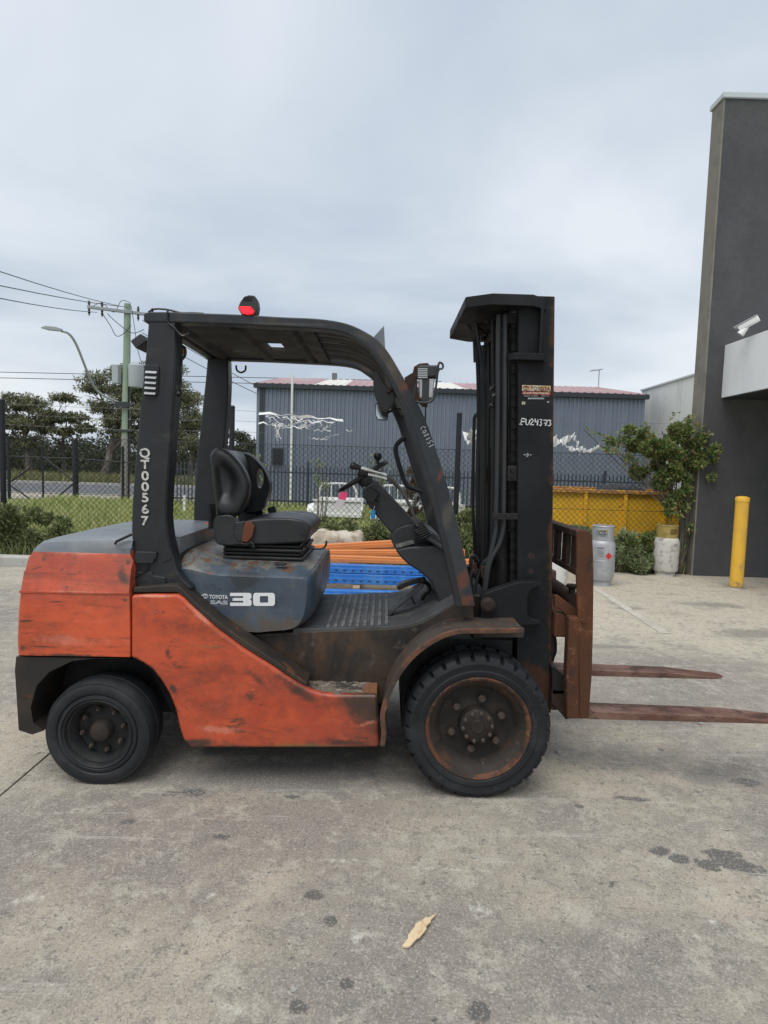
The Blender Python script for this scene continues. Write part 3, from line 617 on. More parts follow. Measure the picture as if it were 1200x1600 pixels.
# plastic caught on the barbed wire
def rags(name, label, strands, seed, group='torn plastic on the barbed wire'):
    rng = random.Random(seed); g = G()
    for (pa, pb, sag, w_, curl) in strands:
        n = 14; pts = []
        for i in range(n + 1):
            t = i / n; px, py = pa[0] + (pb[0] - pa[0]) * t, pa[1] + (pb[1] - pa[1]) * t + sag * math.sin(math.pi * t) + curl * math.sin(i * 1.9 + seed)
            p = P(px + curl * math.cos(i * 2.3), py, fy - .03 + .03 * math.sin(i * 1.3 + seed)); pts.append(p)
        for i in range(n):
            a, b = pts[i], pts[i + 1]; ww = w_ * (.7 + .45 * math.sin(i * .9 + seed * 2)) * rng.uniform(.85, 1.1); up = Vector((.35 * math.sin(i * .8 + seed), .6 * math.sin(i * .55 + 2 * seed), 1)).normalized() * ww
            if i == 0: prev = a - up, a + up
            cur = b - up, b + up
            g.add([prev[0], prev[1], cur[1], cur[0]], [(0, 1, 2, 3)]); prev = cur
    o = obj(name, g, 'plastic_film', smooth=60); tag(o, label, 'plastic', group)
R_ = random.Random(9)
rags('torn_plastic', 'tangled white plastic strips on the upper barbed wires behind the seat', [((403, 645), (535, 656), 0, .022, 1.5), ((412, 646), (520, 658), 6, .010, 3), ((420, 648), (470, 652), 16, .008, 4), ((440, 648), (500, 655), 14, .008, 4), ((455, 650), (490, 656), 10, .010, 5), ((415, 648), (440, 660), 8, .008, 3), ((495, 655), (520, 657), 12, .008, 3), ((402, 660), (470, 668), 1, .014, 2), ((428, 662), (438, 684), 0, .02, 2), ((436, 662), (432, 686), 2, .012, 3), ((470, 667), (515, 672), 2, .008, 2)], 1)
rags('torn_plastic', 'thin white plastic shred low on the wires behind the seat', [((480, 684), (512, 686), 1, .008, 1.2), ((500, 686), (530, 678), 0, .004, 1)], 2)
rags('torn_plastic', 'small white curl of plastic on the wire left of the mirror', [((540, 670), (551, 672), 3, .010, .5)], 3)
rags('torn_plastic', 'white plastic rag on the wire just left of the mast', [((724, 682), (744, 676), -2, .085, .6), ((728, 690), (744, 684), 2, .05, .6)], 4)
rags('torn_plastic', 'long white plastic streamer on the wires right of the mast', [((856, 684), (886, 688), 3, .085, .4), ((884, 690), (897, 679), 0, .05, .4), ((896, 678), (903, 696), 0, .045, .4), ((883, 696), (910, 701), 3, .045, .5), ((908, 700), (924, 704), 2, .04, .6), ((923, 703), (936, 696), 1, .035, .6), ((907, 700), (905, 710), 0, .022, .3)], 5)

# far palisade
py_ = 20.0
pal = thing('palisade_fence', 'dark steel palisade fence standing before the shed', 'fence', (2, py_, 0))
pk = G(); pk.box(-.02, .02, -.012, .012, 0, 1.46); pk.add([(-.02, -.012, 1.46), (.02, -.012, 1.46), (.02, .012, 1.46), (-.02, .012, 1.46), (0, 0, 1.54)], [(0, 1, 4), (1, 2, 4), (2, 3, 4), (3, 0, 4)])
pkm = mesh_of('picket', pk, smooth=0); pkm.materials.append(MT['palisade'])
xp = np.arange(-7.6, 9.8, .125)
for x in xp:
    o = bpy.data.objects.new('picket', pkm); C.objects.link(o); o.parent = pal; o.location = (x - 2, 0, -.03 + .01 * math.sin(x * 9))
for z in (.25, 1.22): obj('rail', G().box(-7.7, 9.8, py_ + .013, py_ + .05, z, z + .05), 'palisade', pal)
for x in np.arange(-7.6, 9.9, 2.5): obj('post', G().box(x - .045, x + .045, py_ + .05, py_ + .13, -.05, 1.62), 'palisade', pal)
# gate fence on the left with stays
gy = 21.8
gf = thing('braced_fence', 'black chain-link fence with diagonal stays on the far left', 'fence', (-12.5, gy, 0))
def gx(px): return P(px, 740, gy).x
for px, r_, h in ((-60, .04, 1.9), (14, .06, 2.2), (67, .035, 2.1), (118, .10, 2.2), (192, .05, 2.0)):
    x = gx(px); obj('post', G().tube([(x, gy, -.05), (x, gy, h)], r_, 10), 'fence_metal', gf)
obj('top_rail', G().tube([(gx(-60), gy, 1.52), (gx(118), gy, 1.50), (gx(207), gy, 1.40)], .025, 6), 'fence_metal', gf)
for a, b in (((68, 714), (116, 752)), ((114, 756), (82, 784)), ((18, 752), (42, 735)), ((17, 759), (46, 779)), ((42, 735), (66, 712))):
    obj('stay', G().tube([P(*a, gy), P(*b, gy)], .03, 6), 'fence_metal', gf)
for a, b in ((gx(-60), gx(67)), (gx(67), gx(118)), (gx(118), gx(207))): wire_panel(gf, a, b, .0, 1.5, .16, .004, gy, 'fence_wire')
m = P(288, 783, 17)
obj_ = obj('marker_post', G().box(m.x - .035, m.x + .035, 16.98, 17.03, -.05, .55).box(m.x - .037, m.x + .037, 16.975, 17.035, .40, .46), 'white_paint', bevel=.004); tag(obj_, 'short white marker post in the grass behind the rear post', 'post')

# ================================================================== power pole
pp_ = P(195, 780, 22.9); PX, PY = pp_.x, 22.9
pole = thing('power_pole', 'green timber power pole with transformer and curved street lamp arm', 'power pole', (PX, PY, 0))
ptop = P(200, 475, PY).z
obj('pole', G().tube([(PX, PY, -.2), (PX + .12, PY, ptop)], [.17, .12], 14), 'pole_wood', pole)
ca = P(155, 487, PY).z
arm = obj('crossarm', G().obox((PX + .05, PY - .15, ca), (1.15, .45, -.02), (-.02, .05, 0), (0, 0, .055)), 'pole_metal', pole, bevel=.01)
for t in (-.95, -.6, .4, .8):
    obj('insulator', G().rev([(.02, 0), (.055, .02), (.03, .06), (.055, .09), (.03, .13), (.04, .17), (.01, .2)], (PX + .05 + 1.15 * t, PY - .15 + .45 * t, ca + .05), 'z', 10), 'dark_trim', arm)
    obj('insulator', G().rev([(.02, 0), (.05, -.03), (.03, -.08), (.05, -.12), (.01, -.25)], (PX + .05 + 1.15 * t, PY - .15 + .45 * t, ca - .05), 'z', 10), 'dark_trim', arm)
tq = P(212, 588, PY)
tr = obj('transformer', G().rev([(.0, -.42), (.26, -.42), (.27, -.38), (.27, .38), (.2, .45), (.0, .47)], (tq.x + .05, PY - .1, tq.z), 'z', 20), 'transformer', pole)
obj('switch_box', G().box(PX - .40, PX - .16, PY - .2, PY + .1, tq.z - .30, tq.z + .40), 'transformer', pole, bevel=.02)
lp = [P(188, 630, PY), P(165, 620, PY - .3), P(150, 608, PY - .5), P(138, 585, PY - .8), P(120, 540, PY - 1.2), P(108, 522, PY - 1.4), P(95, 517, PY - 1.5)]
obj('lamp_arm', G().tube(spl([tuple(p) for p in lp], 4), .045, 8), 'pole_metal', pole)
lh = P(84, 516, PY - 1.55)
obj('lamp_head', G().loft([[(lh.x - .38, PY - 1.65 + s * .02, lh.z + .03 + t) for s, t in ((-1, 0), (1, 0), (1, .04), (-1, .04))], [(lh.x - .2, PY - 1.6 + s * .11, lh.z - .0 + t) for s, t in ((-1, 0), (1, 0), (1, .11), (-1, .11))], [(lh.x + .15, PY - 1.6 + s * .09, lh.z - .03 + t) for s, t in ((-1, 0), (1, 0), (1, .12), (-1, .12))], [(lh.x + .32, PY - 1.6 + s * .04, lh.z - .03 + t) for s, t in ((-1, 0), (1, 0), (1, .07), (-1, .07))]]), 'pole_metal', pole)
obj('bracket', G().box(PX - .25, PX + .25, PY - .3, PY - .12, P(195, 633, PY).z - .1, P(195, 633, PY).z + .1), 'dark_trim', pole)
obj('bracket', G().box(PX - .35, PX + .35, PY - .2, PY - .12, P(195, 673, PY).z - .04, P(195, 673, PY).z + .04), 'dark_trim', pole)
obj('conduit', G().tube([(PX + .19, PY - .08, -.1), (PX + .2, PY - .08, tq.z + .3)], .035, 6), 'fence_metal', pole)
obj('jumper_cable', G().tube(spl([tuple(P(*q, PY - .2)) for q in ((158, 487), (172, 508), (182, 525), (195, 520), (205, 508))], 5), .014, 5), 'cable', pole)
obj('jumper_cable', G().tube(spl([tuple(P(*q, PY - .2)) for q in ((168, 490), (178, 500), (205, 520), (225, 515))], 5), .014, 5), 'cable', pole)
obj('jumper_cable', G().tube(spl([tuple(P(*q, PY - .2)) for q in ((205, 478), (210, 510), (215, 545), (222, 570))], 5), .012, 5), 'cable', pole)
obj('jumper_cable', G().tube(spl([tuple(P(*q, PY - .2)) for q in ((145, 478), (160, 474), (178, 488), (190, 470), (205, 474))], 5), .012, 5), 'cable', pole)
def wire(label, a, b, r, sag=.15):
    a, b = Vector(a), Vector(b); n = 16
    o = obj('power_line', G().tube([a + (b - a) * (i / n) - Vector((0, 0, sag * 4 * (i / n) * (1 - i / n))) for i in range(n + 1)], r, 5), 'cable'); tag(o, label, 'power line', 'overhead power lines')
for i, (e, l) in enumerate((((0, 392), 'topmost of the three power lines rising to the left from the pole'), ((0, 414), 'middle of the three power lines rising to the left from the pole'), ((0, 434), 'lowest of the three power lines rising to the left from the pole'))):
    s = P((186, 200, 152)[i], (478, 480, 488)[i], PY); q = P(*e, 13); d = q - s
    wire(l, s, s + d * 3.2, .011, .5)
for i, (y_, l) in enumerate(((582, 'upper thin line strung level behind the trees'), (591, 'lower thin line strung level behind the trees'))):
    e0, e1 = P(-400, y_ - 14, 70), P(690, y_ + 14, 70); wire(l, e0 + (e0 - e1) * 1.5, e1, .04, .3)
for i, (a, b, l) in enumerate((((222, 500), (430, 618), 'upper line running down to the shed behind the cab'), ((222, 520), (430, 628), 'lower line running down to the shed behind the cab'))):
    wire(l, P(*a, PY), P(*b, 26 + i), .014, .1)
# ================================================================== things standing about the yard
def gas_cylinder(label, px, py, h, r, body, collar, turn, seed, ck=.74, red=False):
    p = GP(px, py); x, y = p.x, p.y + r
    t = thing('gas_cylinder', label, 'gas cylinder', (x, y, 0), 'gas cylinders beside the fence')
    k = h / .80
    obj('tank', G().rev([(.0, .045 * k), (r * .7, .045 * k), (r * .93, .08 * k), (r, .13 * k), (r, .335 * k), (r * 1.012, .338 * k), (r * 1.012, .347 * k), (r, .35 * k), (r, .53 * k), (r * .975, .56 * k), (r * .91, .59 * k), (r * .80, .615 * k), (r * .70, .632 * k), (r * .3, .65 * k), (0, .652 * k)], (x, y, 0), 'z', 36), body, t, smooth=30)
    obj('foot_ring', G().rev([(r * .72, .07 * k), (r * .76, 0), (r * .80, 0), (r * .80, .012), (r * .77, .03 * k), (r * .77, .075 * k)], (x, y, 0), 'z', 32), body, t)
    # collar with hand holes: a thick ring built from segments, leaving openings
    g = G(); n = 48; ri, ro = r * ck, r * (ck + .03); z0, zt = .60 * k, h
    hz0, hz1 = .665 * k, h - .045 * k
    for i in range(n):
        a0, a1 = 2 * math.pi * i / n + turn, 2 * math.pi * (i + 1) / n + turn
        ph = (i / n) % .5
        hole = .16 < ph < .34
        for (za, zb) in ([(z0, hz0), (hz1, zt)] if hole else [(z0, zt)]):
            v = [(x + rr * math.cos(a), y + rr * math.sin(a), z) for z in (za, zb) for rr in (ri, ro) for a in (a0, a1)]
            g.add(v, [(0, 1, 5, 4), (2, 3, 7, 6), (0, 2, 3, 1), (4, 5, 7, 6)] + ([(0, 4, 6, 2), (1, 3, 7, 5)] if (hole or (.145 < ph < .36)) else []))
    cg = obj('collar', g, collar, t, smooth=25)
    obj('rim', G().rev([(ri, 0), (ri - .002, .008), (ro, .012), (ro + .006, .004), (ro + .004, -.006), (ri, -.004)], (x, y, zt), 'z', 36), collar, cg)
    obj('valve', G().tube([(x, y, .64 * k), (x, y, .74 * k)], .022, 10).tube([(x - .05, y, .70 * k), (x + .05, y, .70 * k)], .014, 8).tube([(x, y, .74 * k), (x, y, .752 * k)], .03, 12), 'pole_metal', t)
    if red:                                              # red diamond and small print on the curved shell
        g = G(); a0 = -math.pi / 2 + .18; zc = .415 * k; s = .048
        def on(u, w): a = a0 + u / r; return (x + (r + .002) * math.cos(a), y + (r + .002) * math.sin(a), zc + w)
        N = 6
        for i in range(N):
            u0, u1 = -s + 2 * s * i / N, -s + 2 * s * (i + 1) / N
            g.add([on(u0, -(s - abs(u0))), on(u1, -(s - abs(u1))), on(u1, s - abs(u1)), on(u0, s - abs(u0))], [(0, 1, 2, 3)])
        obj('hazard_diamond', g, 'hazard_red', t, smooth=0)
        g = G(); rr = random.Random(2); a0 = -math.pi / 2 - .75; zc = .50 * k
        for row in range(6):
            u = 0
            while u < (.09 if row else .075):
                w_ = rr.uniform(.006, .014); hh = .014 if row == 0 else .005
                g.add([on(u, -row * .019 - (0 if row else -.01)), on(u + w_, -row * .019 - (0 if row else -.01)), on(u + w_, -row * .019 + hh + (.01 if not row else 0)), on(u, -row * .019 + hh + (.01 if not row else 0))], [(0, 1, 2, 3)]); u += w_ + .004
        obj('printed_text', g, 'print_dark', t, smooth=0)
    return t
gas_cylinder('silver gas cylinder with a red diamond sticker, right of the mast', 945, 917, .80, .170, 'cylinder_silver', 'cylinder_silver', 2.55, 1, ck=.80, red=True)
gas_cylinder('dirty white gas cylinder with a gold collar beside the dark wall', 1047, 902, .76, .182, 'cylinder_white', 'cylinder_gold', 3.5, 2, ck=.80)
gas_cylinder('white gas cylinder half hidden behind the fork carriage', 872, 921, .78, .155, 'cylinder_old', 'cylinder_old', .6, 3)

p = GP(1154, 922); bx, by = p.x + .01, p.y + .08
b_ = thing('bollard', 'yellow steel bollard standing before the dark wall', 'bollard', (bx, by, 0))
obj('tube', G().rev([(.0, 0), (.082, 0), (.082, 1.205), (0, 1.205)], (bx, by, 0), 'z', 32), 'bollard_yellow', b_)
obj('cap', G().rev([(.0865, 1.19), (.0875, 1.235), (.08, 1.25), (.04, 1.262), (0, 1.265)], (bx, by, 0), 'z', 32), 'bollard_yellow', b_)
obj('base_collar', G().rev([(.083, .0), (.105, .0), (.10, .012), (.083, .018)], (bx, by, 0), 'z', 28), 'kerb', b_)

p = GP(1125, 899)
g = G(); rng = random.Random(4)
cen = Vector((p.x, p.y - .02, .05)); ring = []
V = [cen + Vector((math.cos(a) * .11 * rng.uniform(.6, 1.1), math.sin(a) * .07 * rng.uniform(.6, 1.1), rng.uniform(-.045, .06))) for a in np.linspace(0, 6.28, 9)[:-1]] + [cen + Vector((rng.uniform(-.03, .03), rng.uniform(-.03, .03), .075)), cen + Vector((0, 0, -.045))]
g.add(V, [(i, (i + 1) % 8, 8) for i in range(8)] + [((i + 1) % 8, i, 9) for i in range(8)])
tag(obj('crumpled_paper', g, 'paper', smooth=0), 'crumpled white paper lying at the foot of the dark wall', 'litter')

# yellow skip bin behind the fence
sk = thing('skip_bin', 'yellow steel skip bin with rusty rim behind the fence', 'skip bin', (4.4, 11.5, 0))
Y0 = 10.4; xl, xr, zt = 2.3, 6.6, P(960, 767, Y0).z
gq = G().box(xl, xr, Y0, Y0 + .04, .12, zt).box(xl, xr, Y0 + 1.7, Y0 + 1.74, .12, zt).box(xl, xl + .04, Y0 + .04, Y0 + 1.7, .12, zt).box(xr - .04, xr, Y0 + .04, Y0 + 1.7, .12, zt).box(xl + .04, xr - .04, Y0 + .04, Y0 + 1.7, .12, .16)
obj('tub', gq, 'yellow_bin', sk)
for x in (P(913, 800, Y0).x, P(975, 800, Y0).x, P(1037, 800, Y0).x, P(1100, 800, Y0).x, P(851, 800, Y0).x):
    obj('rib', G().box(x - .03, x + .03, Y0 - .06, Y0 - .002, .14, zt - .052), 'yellow_bin', sk, bevel=.008)
obj('rim', G().box(xl - .05, xr + .05, Y0 - .07, Y0 + .05, zt - .05, zt + .012).box(xl - .05, xr + .05, Y0 + 1.69, Y0 + 1.81, zt - .05, zt + .012), 'bin_rust', sk, bevel=.008)
obj('bottom_rail', G().box(xl, xr, Y0 - .05, Y0 - .002, .02, .13), 'yellow_bin', sk)
rngn = np.random.default_rng(8)
p0, p1 = P(938, 760, Y0 + .5), P(1010, 760, Y0 + .5)
rings = []
for i in range(13):
    t = i / 12; x = p0.x + (p1.x - p0.x) * t; e = (1 - (2 * t - 1) ** 4) ** .5
    rings.append([(x, Y0 + .6 + .35 * math.cos(a) * (.6 + .4 * e), zt - .02 + (.15 * e + rngn.uniform(-.02, .02)) * max(0, math.sin(a)) - .12 * max(0, -math.sin(a))) for a in np.linspace(0, 6.283, 13)[:-1]])
tag(obj('black_tarpaulin', G().loft(rings), 'black_sheet', smooth=60), 'crumpled black sheet heaped on top of the yellow skip bin', 'tarpaulin')

# white tray bodies in the grass
def tray(label, px, Y, w_, rot=0, hoop=True):
    p = P(px, 790, Y); x = p.x
    t = thing('ute_tray', label, 'truck tray', (x, Y, 0), 'white truck trays in the grass')
    z0, z1, zt = .20, .60, 1.04; h = w_ / 2
    obj('side_panel', G().box(x - h, x + h, Y, Y + .03, z0, z1), 'white_paint', t, bevel=.008)
    obj('side_panel', G().box(x - h, x + h, Y + 1.6, Y + 1.63, z0, z1), 'white_paint', t, bevel=.008)
    obj('floor', G().box(x - h + .01, x + h - .01, Y + .03, Y + 1.6, z0 + .02, z0 + .07), 'white_paint', t)
    obj('bottom_rail', G().box(x - h - .03, x + h + .03, Y - .03, Y - .002, z0 - .05, z0 + .04), 'white_paint', t, bevel=.006)
    obj('top_rail', G().box(x - h - .02, x + h + .02, Y - .025, Y - .002, z1 - .05, z1 + .02), 'white_paint', t, bevel=.006)
    hw = h * .78
    obj('hoop', G().tube(spl([(x - hw, Y + .06, z1 - .1), (x - hw, Y + .06, zt - .22), (x - hw + .1, Y + .06, zt - .04), (x - hw + .3, Y + .06, zt), (x + hw - .3, Y + .06, zt), (x + hw - .1, Y + .06, zt - .04), (x + hw, Y + .06, zt - .22), (x + hw, Y + .06, z1 - .1)], 4), .028, 8), 'white_paint', t)
    for q in (-.35, .1): obj('upright', G().tube([(x + hw * q, Y + .06, z1 - .1), (x + hw * q, Y + .06, zt)], .018, 6), 'white_paint', t)
    for sx in (-.7, .7): obj('foot', G().box(x + h * sx - .06, x + h * sx + .06, Y + .3, Y + .45, -.06, z0), 'dark_trim', t)
tray('white truck tray with tubular hoop seen between seat and steering wheel', 527, 15.8, 1.27)
tray('white truck tray mostly hidden behind the steering column', 618, 15.5, 1.25)
tray('white truck tray seen through the gap between the two front pillars', 692, 15.2, 1.1)
wp = P(512, 772, 17)
tag(obj('white_sheet', G().loft([[(wp.x - .55 + i * .22, 17 + .25 * math.cos(a), .18 + (.22 + .08 * math.sin(i * 2.1)) * max(0, math.sin(a))) for a in np.linspace(0, 6.28, 10)[:-1]] for i in range(7)]), 'plastic_film', smooth=50), 'rumpled white sheet lying low in the grass left of the trays', 'sheet')

# racking beams on the ground behind the truck
def beam(label, a, b, w_, h, mat, z, z2=None, cat='racking beam', group='orange racking beams', name='racking_beam', slots=False):
    """an open box beam lying on the ground, end plates at both ends"""
    a, b = Vector((*a, z)), Vector((*b, z if z2 is None else z2)); ax = (b - a).normalized(); sd = Vector((-ax.y, ax.x, 0)) * w_ / 2; up = Vector((0, 0, h / 2)); m = (a + b) / 2 + up
    t = thing(name, label, cat, tuple((a + b) / 2), group)
    hl = (b - a).length / 2
    st = .3 * h
    obj('web', G().obox(m, ax * hl, sd, up), mat, t, bevel=.006)
    obj('step', G().obox(m - sd * 1.12 - up * .35, ax * hl, sd * .12, up * .6), mat, t, bevel=.004)
    for s in (-1, 1): obj('end_plate', G().obox(m + ax * (hl + .006) * s, ax * .005, sd * 1.25, up * 1.5 if z > .4 else up * 1.1), mat, t, bevel=.002)
    if slots:
        sl = mesh_of('slot', G().obox((0, 0, 0), ax * .018, sd.normalized() * .002, Vector((0, 0, .007)))); sl.materials.append(MT['dark_trim'])
        n = int(hl * 2 / .10)
        for i in range(n):
            o = bpy.data.objects.new('slot', sl); C.objects.link(o); o.parent = t
            o.location = m - Vector(ORG[t.name]) + ax * (-hl + .05 + i * .10) - sd * 1.255 - up * .3
    return t
xr_, xl_ = 1.06, -1.75
BZ = 0.0
beam('blue racking upright lying nearest, lowest on the ground behind the truck', (-1.9, 6.75), (1.0, 6.75), .10, .085, 'rack_blue', .004, None, 'racking upright', 'blue racking uprights', 'racking_upright', True)
beam('blue racking upright lying behind the nearest one', (-1.9, 7.10), (1.0, 7.08), .10, .12, 'rack_blue', .10, None, 'racking upright', 'blue racking uprights', 'racking_upright', True)
beam('upper blue racking upright under the orange beams', (-1.9, 7.12), (1.0, 7.12), .10, .10, 'rack_blue', .225, None, 'racking upright', 'blue racking uprights', 'racking_upright', True)
for x in (-1.5, -.3, .8):
    tag(obj('timber_bearer', G().box(x - .04, x + .04, 6.83, 7.75, 0, .095), 'timber'), {-1.5: 'timber bearer under the left end of the racking stack', -.3: 'timber bearer under the middle of the racking stack', .8: 'timber bearer under the right end of the racking stack'}[x], 'timber', 'timber bearers')
beam('front orange racking beam on top of the blue uprights', (-1.8, 7.30), (1.05, 7.24), .10, .075, 'rack_orange', .325, .335)
beam('second orange racking beam lying behind the front one', (-1.75, 7.40), (1.02, 7.50), .10, .070, 'rack_orange', .345, .425)
beam('slanting orange racking beam topmost in the stack', (-1.75, 7.54), (.62, 7.72), .10, .085, 'rack_orange', .33, .52)
beam('rearmost orange racking beam at the back of the stack', (-1.7, 7.84), (1.0, 7.66), .10, .08, 'rack_orange', .325, .40)
for y_, z_ in ((7.3, .33), (7.45, .40), (7.62, .475), (7.77, .36)):
    pass
for x in (-1.2, .6):
    tag(obj('timber_bearer', G().box(x - .05, x + .05, 7.20, 7.86, .096, .325), 'timber'), {-1.2: 'tall timber block under the orange beams, left one', .6: 'tall timber block under the orange beams, right one'}[x], 'timber', 'timber bearers')
# boulder
bm = bmesh.new(); bmesh.ops.create_icosphere(bm, subdivisions=4, radius=1)
rc = P(527, 850, 8.2)
from mathutils import noise as mnoise
for v in bm.verts:
    q = v.co.copy(); n_ = mnoise.fractal(q * 1.3 + Vector((3, 1, 7)), .8, 2, 4) * .22 + mnoise.noise(q * 4) * .04
    q = Vector((max(-.82, min(.82, q.x)), max(-.8, min(.8, q.y)), max(-.7, min(.72, q.z)))) * (1 + n_)
    v.co = Vector((q.x * .46, q.y * .32, q.z * .38))
g = G(); g.v = [(v.co.x + rc.x, v.co.y + 8.35, v.co.z + .30) for v in bm.verts]; g.f = [tuple(x.index for x in f.verts) for f in bm.faces]; bm.free()
tag(obj('boulder', g, 'sandstone', smooth=50), 'pale sandstone boulder behind the orange beams', 'rock')
# splinter of wood
a = GP(632, 1482); b = GP(678, 1434)
ax = (b - a).normalized(); sd_ = Vector((-ax.y, ax.x, 0))
L_ = (b - a).length
out_ = [(0, -.006), (.05, -.014), (.28, -.017), (.30, -.021), (.55, -.020), (.62, -.011), (.78, -.012), (.83, -.006), (1.06, -.003), (1.07, .001), (.86, .004), (.80, .013), (.66, .012), (.52, .020), (.44, .014), (.22, .013), (.16, .006), (-.03, .006)]
g = G(); n = len(out_); pts = [a + ax * (u * L_) + sd_ * w_ for u, w_ in out_]
bow = [Vector((0, 0, .004 + .010 * math.sin(3 * u))) for u, _ in out_]
g.add([p + z for p, z in zip(pts, bow)] + [p + z + Vector((0, 0, .005)) for p, z in zip(pts, bow)], [tuple(range(n)), tuple(range(2 * n - 1, n - 1, -1))] + [(i, (i + 1) % n, (i + 1) % n + n, i + n) for i in range(n)])
tag(obj('wood_splinter', g, 'splinter_wood', smooth=0), 'pale splinter of wood lying on the concrete in front of the truck', 'wood splinter')
# small stones
for i, (px, py, r_, l) in enumerate(((872, 1176, .010, 'small grey stone just right of the front wheel'), (1093, 1131, .014, 'pale scrap lying under the near fork'), (740, 1340, .007, 'tiny pale chip below the front wheel'), (458, 1547, .008, 'tiny white chip near the bottom edge'))):
    p = GP(px, py); g = G(); rr = random.Random(i)
    g.rev([(0, 0), (r_ * 1.2, 0), (r_ * 1.3, r_ * .5), (r_ * .8, r_), (0, r_ * 1.1)], (p.x, p.y, .001), 'z', 7, mod=lambda j, k, r: r * (1 + .25 * math.sin(k * 2.3 + j)))
    tag(obj('stone', g, 'kerb', smooth=0), l, 'stone', 'loose stones on the concrete')
# ================================================================== the forklift
YC = 3.24                                               # centre line; half widths are measured from it
def W(h): return YC - h
DIRT = (0.045, 0.032, 0.024); RUST = (0.16, 0.055, 0.022); RUST2 = (0.28, 0.105, 0.04)
def SB(px, py, rx, rz, ro=0.0):
    p = P(px, py, W(.57)); return (p.x, p.z, rx, rz, ro)
worn('orange_paint', (0.60, 0.100, 0.038), [
    dict(c=(0.44, 0.066, 0.030), s=3.0, lo=.42, hi=.66, d=8),
    dict(c=(0.24, 0.060, 0.038), s=1.8, st=(1, 1, 1.6), lo=.46, hi=.66, d=9, r=.7, a=.55),
    dict(c=(0.20, 0.050, 0.030), s=4.5, st=(.8, 1, 1.3), lo=.50, hi=.60, d=12, r=.80, a=.36), dict(c=(0.075, 0.042, 0.030), s=8, st=(.6, 1, 1.4), lo=.575, hi=.62, d=12, r=.80, a=.75),
    dict(c=(0.58, 0.14, 0.085), s=9, st=(.35, 1, 2), lo=.54, hi=.72, d=9, r=.75, a=.5),
    dict(c=(0.15, 0.042, 0.025), s=6, st=(.4, 1, 2.2), lo=.50, hi=.72, d=10, r=.76, a=.8),
    dict(c=(0.075, 0.045, 0.032), s=6, st=(.05, 1, 5), lo=.60, hi=.66, d=10, r=.76, a=.6), dict(c=(0.10, 0.05, 0.034), s=30, lo=.675, hi=.70, d=6, r=.65, a=.8), dict(c=(0.56, 0.20, 0.14), s=34, st=(.5, 1, 1.4), lo=.67, hi=.71, d=6, r=.65, a=.5),
    dict(c=(0.11, 0.042, 0.028), s=1.6, st=(1, 1, 1.3), lo=.52, hi=.76, d=10, r=.78, a=.42),
    dict(c=(0.07, 0.045, 0.03), s=5, g=((-.9, 0, -.7), .95, 1.25, .5), lo=.58, hi=.80, d=9, r=.72, a=.85),
    dict(c=DIRT, s=16, st=(.25, 1, 2.0), lo=.60, hi=.66, d=9, r=.75, a=.85),
    dict(c=(0.05, 0.035, 0.026), s=12, side=1, k=2.4, lo=.15, hi=.9, d=9, r=.76, a=.9, blobs=[SB(36, 1012, .04, .03, 0), SB(110, 1024, .30, .014, 0), SB(40, 970, .06, .010, .1), SB(50, 890, .07, .006, .3), SB(190, 900, .035, .06, .3), SB(196, 880, .02, .02, 0), SB(90, 940, .08, .006, 0), SB(196, 937, .02, .015, 0), SB(70, 1010, .10, .006, 0)]),
    dict(c=(0.66, 0.24, 0.16), s=20, side=1, k=2.6, lo=.3, hi=1.0, d=9, r=.78, a=.45, blobs=[SB(120, 924.5, .30, .010, 0), SB(110, 1000, .25, .05, 0), SB(120, 866, .3, .02, 0)])], rough=.36, bump=(35, .12, .004), spec=.5)
